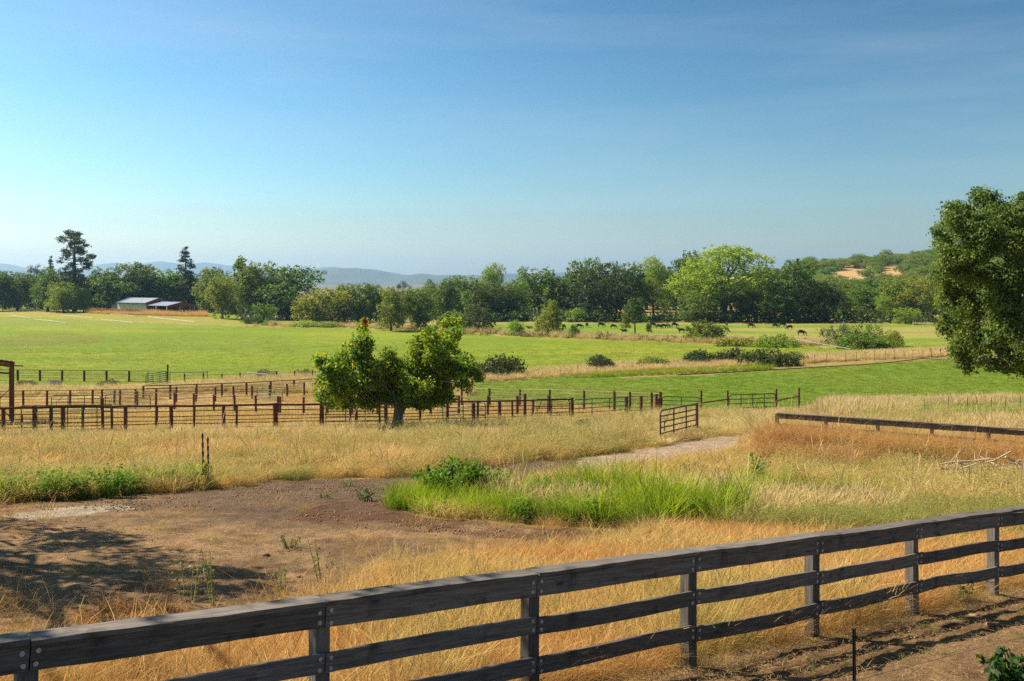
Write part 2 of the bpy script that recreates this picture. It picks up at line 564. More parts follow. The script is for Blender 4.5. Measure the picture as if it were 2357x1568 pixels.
Z_DITCH2 = [(560, 752), (760, 754), (900, 760), (1060, 768), (1300, 780), (1500, 788), (1640, 793), (1900, 800), (2060, 806), (2060, 796), (1900, 790), (1640, 782), (1500, 778), (1300, 770), (1060, 759), (900, 752), (760, 747)]
Z_DIRTROAD2 = [(560, 722), (700, 728), (820, 742), (820, 748), (700, 742), (560, 736)]
# ------------------------------------------------------------------ ground sheet
def lerp_col(C, mask, col, amt=1.0):
    m = np.clip(mask * amt, 0, 1)[:, None]
    return C * (1 - m) + np.array(col)[None] * m

FN = Vector((0.607, -0.795))            # towards the camera side of the near fence
def fence_side(x, y):
    x0, y0 = fence_xy(0)
    return (x - x0) * FN.x + (y - y0) * FN.y

def cover(x, y, z):
    """land-cover colour of ground spots"""
    u, v = proj(x, y, z)
    wob = 10.0
    un = u + (fbm(x, y, 2.5, 3) - 0.5) * wob * np.clip(60 / np.maximum(y, 4), 0.3, 6)
    vn = v + (fbm(x, y, 2.1, 5) - 0.5) * wob * np.clip(30 / np.maximum(y, 4), 0.1, 3)
    n = len(x)
    big = fbm(x, y, 38.0, 11)
    med = fbm(x, y, 9.0, 12)
    C = np.tile(np.array([0.195, 0.265, 0.014]), (n, 1))
    C = lerp_col(C, np.clip((big - 0.5) * 4, 0, 1), (0.15, 0.225, 0.014), 0.7)
    C = lerp_col(C, np.clip((0.42 - big) * 5, 0, 1), (0.26, 0.26, 0.03), 0.6)
    C = lerp_col(C, np.clip((med - 0.58) * 5, 0, 1), (0.17, 0.22, 0.025), 0.6)
    streak = fbm(x * 0.22 + y * 0.05, y, 7.0, 14)
    C = lerp_col(C, np.clip((streak - 0.52) * 6, 0, 1), (0.15, 0.20, 0.02), 0.45)
    C = lerp_col(C, np.clip((0.40 - streak) * 6, 0, 1), (0.30, 0.30, 0.035), 0.5)
    # field on the right
    right = (u > 1060) & (v > 800 - 0 * u) & (v < 990)
    line = np.interp(u, [1060, 1100, 1700, 2180, 2700], [885, 872, 838, 812, 805])
    rf = (u > 1040) & (v > line) & (y < 200)
    C = lerp_col(C, rf.astype(float), (0.145, 0.225, 0.02))
    C = lerp_col(C, rf * np.clip((med - 0.5) * 4, 0, 1), (0.19, 0.235, 0.03), 0.8)
    # cattle field
    cf = (v < np.interp(u, [700, 900, 1060, 1300, 1500, 1640, 1900, 2060, 2700], [742, 751, 760, 771, 779, 783, 791, 797, 800])) & (u > 760) & (y < 420)
    C = lerp_col(C, cf.astype(float), (0.16, 0.25, 0.022))
    stripe = np.clip((fbm(x * 0.25 + 40, y * 1.6, 26.0, 21) - 0.47) * 7, 0, 1)
    C = lerp_col(C, cf * stripe, (0.33, 0.28, 0.085), 0.85)
    C = lerp_col(C, ((v > 733) & (v < 744) & (u > 760) & (y < 420)).astype(float), (0.36, 0.28, 0.10), 0.8)
    far = (y > 400) & (u < 1400)
    C = lerp_col(C, far.astype(float), (0.20, 0.22, 0.05))
    hill = (y > 430) & (u > 1250)
    C = lerp_col(C, hill.astype(float), (0.42, 0.28, 0.125))
    C = lerp_col(C, (y > 1300).astype(float), (0.16, 0.15, 0.07))
    pale = in_poly(un, vn, Z_FARPALE)
    C = lerp_col(C, pale.astype(float), (0.22, 0.26, 0.05), 0.6)
    for poly, col, am in ((Z_FARDRY, (0.40, 0.30, 0.10), 0.45), (Z_DIRTROAD2, (0.42, 0.30, 0.17), 0.8), (Z_BROWN, (0.17, 0.15, 0.03), 0.5),
                          (Z_DITCH, (0.42, 0.30, 0.12), 0.95), (Z_RIDGE, (0.36, 0.23, 0.11), 0.75), (Z_DITCH2, (0.36, 0.28, 0.10), 0.8)):
        C = lerp_col(C, in_poly(u, v + (fbm(x, y, 6.0, 31) - 0.5) * 5, poly).astype(float), col, am)
    # dry slope between the corral and the near fence
    top = np.interp(u, [-600, 0, 740, 1316, 1440, 1521, 1614, 1850, 1900, 2357, 2800], [1030, 1004, 990, 970, 962, 953, 956, 944, 925, 915, 910])
    dry = v > top
    C = lerp_col(C, dry.astype(float), (0.40, 0.27, 0.10))
    C = lerp_col(C, dry * np.clip((fbm(x, y, 5.0, 41) - 0.5) * 5, 0, 1), (0.30, 0.24, 0.09), 0.8)
    C = lerp_col(C, in_poly(un, vn, Z_STRAW).astype(float), (0.38, 0.28, 0.10), 0.9)
    co = in_poly(u, v, Z_CORRAL).astype(float)
    C = lerp_col(C, co, (0.42, 0.285, 0.12))
    C = lerp_col(C, co * np.clip((fbm(x, y, 7.0, 45) - 0.45) * 5, 0, 1), (0.40, 0.30, 0.10), 0.85)
    reed = in_poly(un, vn, Z_REED).astype(float)
    C = lerp_col(C, reed, (0.07, 0.10, 0.025))
    dirt = in_poly(un, vn, Z_DIRT).astype(float)
    dn = fbm(x, y, 2.2, 51)
    C = lerp_col(C, dirt, (0.34, 0.215, 0.11))
    C = lerp_col(C, dirt * np.clip((dn - 0.5) * 5, 0, 1), (0.19, 0.12, 0.068), 0.85)
    C = lerp_col(C, dirt * np.clip((fbm(x, y, .55, 53) - .56) * 7, 0, 1), (0.17, 0.105, 0.06), 0.6)
    grav = dirt * np.clip((1225 - vn + (fbm(x, y, 1.4, 57) - .5) * 60) / 45, 0, 1) * np.clip((un - 200) / 250, .35, 1)
    C = lerp_col(C, grav, (0.15, 0.10, 0.062), 0.9)
    rn = fbm(x, y, 1.1, 55)
    C = lerp_col(C, in_poly(un, vn + (rn - .5) * 26, Z_RED) * np.clip((rn - .25) * 3, 0, 1), (0.15, 0.075, 0.042), 0.9)
    C = lerp_col(C, in_poly(un, vn, Z_PALE).astype(float), (0.47, 0.39, 0.29), 0.9)
    C = lerp_col(C, in_poly(un, vn, Z_ROAD).astype(float), (0.40, 0.30, 0.22), 0.95)
    # yard on the camera side of the near fence
    side = fence_side(x, y) + (fbm(x, y, 0.8, 61) - 0.5) * 0.7
    yard = np.clip((side + 0.1) * 3, 0, 1) * (y < 40) * (y > -200)
    C = lerp_col(C, yard, (0.25, 0.155, 0.08))
    C = lerp_col(C, yard * np.clip((fbm(x, y, 0.9, 63) - 0.5) * 5, 0, 1), (0.16, 0.095, 0.05), 0.8)
    return C

def ground_mat():
    m, N, L, out = new_mat('ground')
    at = nd(N, 'ShaderNodeAttribute'); at.attribute_name = 'cover'
    geo = nd(N, 'ShaderNodeNewGeometry')
    pos = geo.outputs['Position']
    n1 = noise_tex(N, L, pos, 0.55, 6.0, 0.7)
    n0 = noise_tex(N, L, pos, 2.2, 5.0, 0.7)
    n2 = noise_tex(N, L, pos, 9.0, 6.0, 0.75)
    n3 = noise_tex(N, L, pos, 45.0, 4.0, 0.7)
    c = mix_rgb(N, L, 1.0, at.outputs['Color'], mix_rgb(N, L, maprange(N, L, n1, 0.3, 0.7, 0, 1), (0.78, 0.80, 0.78), (1.18, 1.16, 1.16)), 'MULTIPLY')
    c = mix_rgb(N, L, 1.0, c, mix_rgb(N, L, maprange(N, L, n0, 0.3, 0.7, 0, 1), (0.74, 0.78, 0.72), (1.22, 1.18, 1.2)), 'MULTIPLY')
    c = mix_rgb(N, L, 1.0, c, mix_rgb(N, L, maprange(N, L, n2, 0.3, 0.7, 0, 1), (0.66, 0.66, 0.68), (1.28, 1.26, 1.24)), 'MULTIPLY')
    c = mix_rgb(N, L, 1.0, c, mix_rgb(N, L, maprange(N, L, n3, 0.3, 0.7, 0, 1), (0.8, 0.8, 0.8), (1.18, 1.18, 1.18)), 'MULTIPLY')
    b = nd(N, 'ShaderNodeBsdfPrincipled')
    b.inputs['Roughness'].default_value = 0.95
    b.inputs['Specular IOR Level'].default_value = 0.1
    L.new(c, b.inputs['Base Color'])
    bp = nd(N, 'ShaderNodeBump'); bp.inputs['Strength'].default_value = 0.9; bp.inputs['Distance'].default_value = 0.15
    ad = nd(N, 'ShaderNodeMath', operation='ADD')
    L.new(n2, ad.inputs[0])
    ml = nd(N, 'ShaderNodeMath', operation='MULTIPLY'); ml.inputs[1].default_value = 0.35
    L.new(n3, ml.inputs[0]); L.new(ml.outputs[0], ad.inputs[1])
    L.new(ad.outputs[0], bp.inputs['Height'])
    L.new(bp.outputs[0], b.inputs['Normal'])
    L.new(b.outputs[0], out.inputs[0])
    return m
M['ground'] = ground_mat()

def make_ground():
    ang = np.concatenate([np.linspace(-180, -60, 25)[:-1], np.linspace(-60, -34, 27)[:-1], np.linspace(-34, 34, 460), np.linspace(34, 60, 27)[1:], np.linspace(60, 180, 25)[1:-1]])
    ang = np.radians(ang)
    r = np.concatenate([np.exp(np.linspace(math.log(4.0), math.log(12.0), 60))[:-1], np.exp(np.linspace(math.log(12.0), math.log(32.0), 190))[:-1], np.exp(np.linspace(math.log(32.0), math.log(2600.0), 260))])
    r = np.concatenate([[0.6, 2.0], r, [3300, 4500, 6500, 9000, 12000, 15500]])
    A, R = np.meshgrid(ang, r)
    x = (R * np.sin(A)).ravel(); y = (R * np.cos(A)).ravel()
    front = y > 5
    z = gz_np(x, y)
    rr = R.ravel()
    z = np.where(rr > 3200, np.minimum(z, 2.0), z)
    # small humps and clods on the near ground
    near = np.clip((70 - rr) / 50, 0, 1)
    z = z + near * ((fbm(x, y, 1.7, 71) - 0.5) * 0.10 + (fbm(x, y, 0.5, 72) - 0.5) * 0.09 + (fbm(x, y, 0.22, 73) - 0.5) * 0.05)
    C = cover(x, y, z)
    na = len(ang)
    V = np.stack([x, y, z], -1)
    i = np.arange(len(r) - 1)[:, None] * na
    j = np.arange(na)[None]
    j2 = (j + 1) % na
    Q = np.stack([i + j, i + j2, i + na + j2, i + na + j], -1).reshape(-1, 4)
    # centre fan
    c0 = len(V)
    V = np.vstack([V, [[0, 0, float(z[0])]]])
    C = np.vstack([C, C[:1]])
    T = np.stack([np.full(na, c0), (np.arange(na) + 1) % na, np.arange(na)], -1)
    Q = Q[:, ::-1]
    C4 = np.concatenate([C, np.ones((len(C), 1))], 1).astype(np.float32)
    me = np_mesh('ground', V, [Q, T], M['ground'], True, {'cover': ('FLOAT_COLOR', C4)})
    o = link('ground', me)
    tag(o, 'ground of green pasture, dry golden slope and bare brown dirt', 'ground', kind='structure')
make_ground()

# ------------------------------------------------------------------ far mountains
M['mountain'] = plain_mat('mountain', (0.07, 0.085, 0.06), 0.95, 0, 0.45, 0.004, 0.0)
def mountains(name, label, prof, Y, depth, seed, base=-3.0):
    us = np.linspace(-900, 2900, 420)
    px, pv = zip(*prof)
    top = np.interp(us, px, pv) - (fbm(us, us * 0, 60.0, seed) - 0.5) * 7 - (fbm(us, us * 0, 17.0, seed + 5) - 0.5) * 3.0
    rows = []
    S = np.linspace(0, 1, 14)
    for s in S:
        yy = Y + (s - 0.62) * depth
        shape = np.where(s < 0.62, np.sin(s / 0.62 * math.pi / 2) ** 1.3, np.cos((s - 0.62) / 0.38 * math.pi / 2))
        zt = ZC - (top - VH) / F * Y
        x = (us - CX) / F * Y
        wob = (fbm(x, np.full_like(x, yy), 900.0, seed + 9) - 0.5) * 0.35 * shape * (1 - shape) * 4
        z = base + (zt - base) * np.clip(shape + wob, 0, 1)
        rows.append(np.stack([x, np.full_like(x, yy), z], -1))
    V = np.concatenate(rows)
    n = len(us)
    i = np.arange(len(S) - 1)[:, None] * n; j = np.arange(n - 1)[None]
    Q = np.stack([i + j, i + j + 1, i + n + j + 1, i + n + j], -1).reshape(-1, 4)
    o = link(name, np_mesh(name, V, Q, M['mountain'], True))
    tag(o, label, 'mountains', kind='structure')
mountains('mountain_range', 'pale blue far mountain range on the horizon',
          [(-900, 600), (-200, 604), (0, 607), (30, 613), (120, 620), (210, 616), (240, 608), (270, 604), (300, 609), (345, 606), (365, 601), (400, 605), (440, 608), (470, 604), (500, 608), (560, 612), (640, 622), (700, 621), (770, 614), (800, 617), (870, 621), (910, 627), (960, 636), (1200, 645), (2900, 646)], 13200, 2600, 3)
mountains('mountain_ridge', 'blue mountain ridge in front of the paler range',
          [(-900, 620), (0, 626), (60, 622), (120, 632), (205, 640), (300, 636), (420, 628), (520, 634), (600, 640), (690, 630), (740, 622), (785, 619), (810, 618), (850, 622), (900, 630), (925, 635), (975, 631), (1010, 634), (1060, 632), (1110, 634), (1160, 629), (1200, 632), (1280, 627), (1330, 626), (1450, 634), (1700, 642), (2900, 645)], 8600, 2600, 8)

# ------------------------------------------------------------------ haze
hz_m, hN, hL, hout = new_mat('haze')
for l in list(hz_m.node_tree.links): hz_m.node_tree.links.remove(l)
pv = nd(hN, 'ShaderNodeVolumePrincipled')
pv.inputs['Color'].default_value = (0.40, 0.68, 1.0, 1)
pv.inputs['Density'].default_value = 0.75e-4
pv.inputs['Anisotropy'].default_value = 0.35
hL.new(pv.outputs[0], hout.inputs['Volume'])
hb = MB(); hb.box(-16500, 16500, -16500, 16500, -12.0, 400.0)
hz = hb.build('haze', hz_m)
tag(hz, 'thin pale summer haze over the whole valley', 'haze', kind='stuff')
# ------------------------------------------------------------------ foliage builders
def unit(a):
    return a / np.maximum(np.linalg.norm(a, axis=-1, keepdims=True), 1e-9)

def leaf_quads(rng, pos, out, size, aspect=0.6, up=0.35, jitter=1.0, droop=0.0):
    n = len(pos)
    nrm = unit(out * 0.7 + rng.normal(size=(n, 3)) * 0.75 * jitter + np.array([0, 0, up]))
    t = unit(np.cross(nrm, rng.normal(size=(n, 3))))
    t = unit(t + np.array([0, 0, -droop]))
    b = unit(np.cross(nrm, t))
    s = (size * rng.uniform(0.65, 1.35, n))[:, None]
    a = aspect
    V = np.stack([pos - t * s * 0.5, pos + b * s * a * 0.5 + t * s * 0.05, pos + t * s * 0.5, pos - b * s * a * 0.5 + t * s * 0.05], 1).reshape(-1, 3)
    Q = np.arange(n * 4).reshape(-1, 4)
    return V, Q

def crown_leaves(rng, lobes, clumps, per, clump_r, leaf, shell=0.55, up=0.35, aspect=0.6, flat=1.0, droop=0.0, keep=None):
    """lobes: rows of cx cy cz rx ry rz; leaf clumps on and inside each lobe's shell, leaves inside each clump"""
    L = np.asarray(lobes, dtype=float)
    area = (L[:, 3] * L[:, 4] * L[:, 5]) ** (2 / 3)
    pick = rng.choice(len(L), clumps, p=area / area.sum())
    d = unit(rng.normal(size=(clumps, 3)))
    rad = shell + (1.12 - shell) * rng.random(clumps) ** 0.6 + (rng.random(clumps) < .12) * .18
    cc = L[pick, :3] + d * L[pick, 3:] * rad[:, None]
    if keep is not None:
        k = keep(cc); cc, d = cc[k], d[k]
    nc = len(cc)
    cr = clump_r * rng.uniform(0.55, 1.4, nc)
    cnt = np.maximum(2, (per * rng.uniform(0.5, 1.5, nc)).astype(int))
    rep = np.repeat(np.arange(nc), cnt)
    off = unit(rng.normal(size=(len(rep), 3))) * (rng.random(len(rep)) ** 0.45)[:, None]
    off[:, 2] *= flat
    pos = cc[rep] + off * cr[rep][:, None]
    out = unit(d[rep] * 0.8 + off)
    if keep is not None:
        k = keep(pos); pos, out = pos[k], out[k]
    return leaf_quads(rng, pos, out, leaf, aspect, up, 1.0, droop)

def branch_tubes(mb, rng, base, tips, r0, r1, n=5, wig=0.08):
    for t in tips:
        b, t = Vector(base), Vector(t)
        L = (t - b).length
        pts, rs = [], []
        for i in range(5):
            s = i / 4
            p = b.lerp(t, s)
            p.z += math.sin(s * math.pi) * L * 0.10
            if 0 < i < 4:
                p += Vector(rng.normal(size=3)) * L * wig
            pts.append(p); rs.append(r0 * (1 - s) + r1 * s)
        mb.tube(pts, rs, n)

def oak_lobes(rng, H, W, nl=15, low=0.18, top=1.0, rmin=0.13, rmax=0.24):
    L = []
    for i in range(nl):
        z = low + (top - low) * (0.08 + 0.80 * (i + rng.random()) / nl)
        env = math.sqrt(max(0.05, 1 - ((z - 0.48) / 0.60) ** 2))
        a = rng.random() * 6.283 + i * 2.4
        r = W * 0.5 * env * rng.uniform(0.25, 0.75)
        s = W * rng.uniform(rmin, rmax) * (0.75 + 0.35 * env)
        L.append((math.cos(a) * r, math.sin(a) * r, z * H, s, s, s * rng.uniform(0.6, 0.85)))
    return L

TREES = {}
def tree_kind(kind, seed):
    """a tree of canonical size 16 m tall, 14 m wide (conifers 20 x 8): trunk mesh and crown mesh"""
    rng = np.random.default_rng(seed)
    mb = MB()
    if kind in ('oak', 'round', 'bright'):
        H, W = 16.0, 14.0
        if kind == 'oak':
            L = oak_lobes(rng, H, W, 21, 0.04)
            V, Q = crown_leaves(rng, L, 760, 12, 0.80, 0.50, 0.5, 0.3, 0.7)
        elif kind == 'round':
            L = oak_lobes(rng, H, W, 14, 0.05, 0.97, 0.18, 0.27)
            V, Q = crown_leaves(rng, L, 560, 13, 0.8, 0.52, 0.55, 0.3, 0.7)
        else:
            L = oak_lobes(rng, H, W, 20, 0.30, 1.0, 0.11, 0.20)
            V, Q = crown_leaves(rng, L, 1150, 15, 0.62, 0.29, 0.45, 0.4, 0.75)
        f = Vector((rng.normal() * 0.3, rng.normal() * 0.3, H * 0.26))
        mb.tube([(0, 0, -0.6), (0.05, 0, H * 0.1), f], [0.55, 0.42, 0.36], 7)
        branch_tubes(mb, rng, f, [l[:3] for l in L[::2]], 0.25, 0.06)
    elif kind == 'open':
        H, W = 16.0, 14.0
        L = oak_lobes(rng, H, W, 15, 0.32, 1.0, 0.07, 0.13)
        V, Q = crown_leaves(rng, L, 330, 13, 0.6, 0.5, 0.3, 0.3, 0.7)
        f = Vector((0.2, 0.1, H * 0.34))
        mb.tube([(0, 0, -0.6), (0.1, 0, H * 0.15), f], [0.5, 0.4, 0.33], 7)
        branch_tubes(mb, rng, f, [l[:3] for l in L], 0.22, 0.05)
    elif kind == 'conifer':
        H, W = 20.0, 8.0
        L = []
        for i in range(34):
            z = 0.16 + 0.82 * i / 34
            r = W * 0.5 * (1 - z) ** 0.85 * rng.uniform(0.75, 1.1)
            for k in range(max(2, int(6 * (1 - z)) + 1)):
                a = rng.random() * 6.283
                L.append((math.cos(a) * r * 0.7, math.sin(a) * r * 0.7, z * H + rng.normal() * 0.2 - r * 0.12, 0.45 + r * 0.26, 0.45 + r * 0.26, 0.32))
        V, Q = crown_leaves(rng, L, 1000, 11, 0.42, 0.42, 0.3, 0.5, 0.45)
        mb.tube([(0, 0, -0.6), (0, 0, H * 0.6), (0, 0, H * 0.98)], [0.38, 0.2, 0.03], 7)
    elif kind == 'pine':
        H, W = 20.0, 8.0
        L = []
        for i in range(40):
            z = 0.30 + 0.68 * i / 40
            env = 0.80 + 0.20 * math.sin(z * 9.0 + 1.0)
            r = W * 0.5 * (1.05 - z * 0.55) * env * rng.uniform(0.35, 1.15)
            a = i * 2.4 + rng.normal() * 0.4
            s = rng.uniform(0.6, 1.15)
            L.append((math.cos(a) * r, math.sin(a) * r, z * H, s, s, s * 0.6))
            mb.tube([(0, 0, z * H - 0.3), (math.cos(a) * r, math.sin(a) * r, z * H)], [0.09, 0.03], 4)
        V, Q = crown_leaves(rng, L, 900, 13, 0.42, 0.36, 0.3, 0.5, 0.45)
        mb.tube([(0, 0, -0.6), (0.1, 0, H * 0.5), (0, 0, H * 0.96)], [0.5, 0.34, 0.06], 7)
    elif kind == 'greypine':
        H, W = 18.0, 11.0
        L = []
        f = Vector((0, 0, H * 0.35))
        for i in range(22):
            a = i * 2.4; q = rng.random()
            r = W * 0.42 * math.sqrt(q)
            L.append((math.cos(a) * r, math.sin(a) * r, H * (0.93 - 0.45 * (r / W * 2) ** 1.6 - 0.22 * rng.random()), 1.0, 1.0, 0.7))
        V, Q = crown_leaves(rng, L, 300, 12, 0.55, 0.38, 0.2, 0.6, 0.35)
        mb.tube([(0, 0, -0.6), f], [0.4, 0.3], 7)
        branch_tubes(mb, rng, f, [l[:3] for l in L], 0.16, 0.04)
    elif kind == 'bush':
        H, W = 4.0, 5.0
        L = []
        for i in range(13):
            a = i * 2.4; r = W * 0.36 * math.sqrt((i + 0.5) / 13)
            s = rng.uniform(0.55, 0.95)
            L.append((math.cos(a) * r, math.sin(a) * r, max(0.5, H * (0.78 - 0.55 * (r / (W * 0.42)) ** 2) * rng.uniform(0.7, 1.05)), s, s, s * 0.9))
        for i in range(7):
            a = i * 0.9; L.append((math.cos(a) * W * 0.33, math.sin(a) * W * 0.33, 0.5, 0.7, 0.7, 0.6))
        V, Q = crown_leaves(rng, L, 420, 11, 0.30, 0.22, 0.5, 0.35, 0.65)
        branch_tubes(mb, rng, (0, 0, -0.2), [l[:3] for l in L[:10]], 0.06, 0.02, 4)
    elif kind == 'bramble':
        H, W = 1.6, 5.0
        L = []
        for i in range(22):
            a = i * 2.4; r = W * 0.46 * math.sqrt((i + 0.5) / 22)
            s = rng.uniform(0.35, 0.75)
            L.append((math.cos(a) * r, math.sin(a) * r * 0.7, max(0.2, (H - 0.5) * (1 - 0.8 * (r / (W * 0.5)) ** 2) * rng.uniform(0.5, 1.05)), s, s, s * 0.8))
        V, Q = crown_leaves(rng, L, 420, 9, 0.26, 0.18, 0.55, 0.4, 0.65)
        branch_tubes(mb, rng, (0, 0, -0.2), [l[:3] for l in L[:8]], 0.03, 0.012, 4)
    elif kind == 'twiggy':
        H, W = 4.0, 7.0
        L, tips = [], []
        for i in range(26):
            a = i * 2.4; r = W * 0.46 * math.sqrt((i + 0.5) / 26)
            p = (math.cos(a) * r, math.sin(a) * r, H * rng.uniform(0.35, 1.0) * (1 - 0.4 * (r / (W * 0.5)) ** 2))
            tips.append(p)
            L.append((p[0] * 0.9, p[1] * 0.9, p[2] * 0.75, 0.42, 0.42, 0.5))
        V, Q = crown_leaves(rng, L, 330, 7, 0.3, 0.2, 0.2, 0.35, 0.6)
        branch_tubes(mb, rng, (0, 0, -0.1), tips, 0.06, 0.02, 4, 0.12)
        for i in range(30):
            p = tips[rng.integers(len(tips))]
            q = (p[0] + rng.normal() * 0.5, p[1] + rng.normal() * 0.5, p[2] + abs(rng.normal()) * 0.4)
            mb.tube([(p[0] * 0.8, p[1] * 0.8, p[2] * 0.8), q], [0.025, 0.012], 4)
    elif kind == 'sapling':
        H, W = 7.0, 3.4
        L = []
        for i in range(13):
            z = 0.36 + 0.60 * i / 13
            a = i * 2.4; r = W * 0.36 * math.sin(min(1, (1.08 - z) * 1.9) * 1.57) * rng.uniform(0.4, 1.0)
            L.append((math.cos(a) * r, math.sin(a) * r, z * H, 0.62, 0.62, 0.55))
        V, Q = crown_leaves(rng, L, 330, 10, 0.28, 0.22, 0.3, 0.35, 0.65)
        mb.tube([(0, 0, -0.2), (0.05, 0.03, H * 0.5), (0, 0, H * 0.95)], [0.10, 0.07, 0.02], 6)
        branch_tubes(mb, rng, (0.04, 0.02, H * 0.38), [l[:3] for l in L], 0.04, 0.012, 4)
    leafm = M['needle'] if kind in ('conifer', 'pine', 'greypine') else M['leaf_far']
    barkm = M['bark_pale'] if kind in ('greypine', 'twiggy') else M['bark']
    return mb.mesh('trunk_' + kind, barkm), np_mesh('crown_' + kind, V, Q, leafm), H, W

def get_kind(kind, i):
    nv = {'oak': 4, 'round': 3, 'bright': 2, 'bush': 3, 'bramble': 3}.get(kind, 1)
    key = (kind, i % nv)
    if key not in TREES:
        TREES[key] = tree_kind(kind, 100 + 31 * (i % nv) + len(kind) * 7 + sum(map(ord, kind)))
    return TREES[key]

_ti = [0]
def plant(name, label, cat, kind, u, vtop, wpx, Y, col, group=None, vbase=None, variant=None, spec=None):
    """a tree or bush that stands on the ground at column u, Y metres out, reaching row vtop"""
    _ti[0] += 1
    i = _ti[0] if variant is None else variant
    tm, cm, H, W = get_kind(kind, i)
    g = G(u, vbase) if vbase else GY(u, Y)
    Y = g.y
    h = max(0.4, (ZC - (vtop - VH) / F * Y) - g.z)
    w = wpx / F * Y
    o = empty(name, g, label, cat, group, rz=(i * 1.7) % 6.28)
    k_ = 1.45 if kind in ('oak', 'round', 'bright', 'open') else (1.15 if kind == 'pine' else 1.45 if kind == 'conifer' else 1.15)
    o.scale = (w / W * k_, w / W * k_, h / H)
    link('trunk', tm, o)
    j = np.random.default_rng(i).uniform(0.88, 1.12, 3)
    link('crown', cm, o, color=tuple(c * k for c, k in zip(col, j)))
    return o

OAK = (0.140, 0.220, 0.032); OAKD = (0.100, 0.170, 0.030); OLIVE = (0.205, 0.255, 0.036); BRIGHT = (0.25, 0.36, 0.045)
LIME = (0.24, 0.33, 0.04); YEL = (0.27, 0.28, 0.035); PINE = (0.07, 0.11, 0.04); GPINE = (0.12, 0.14, 0.08)

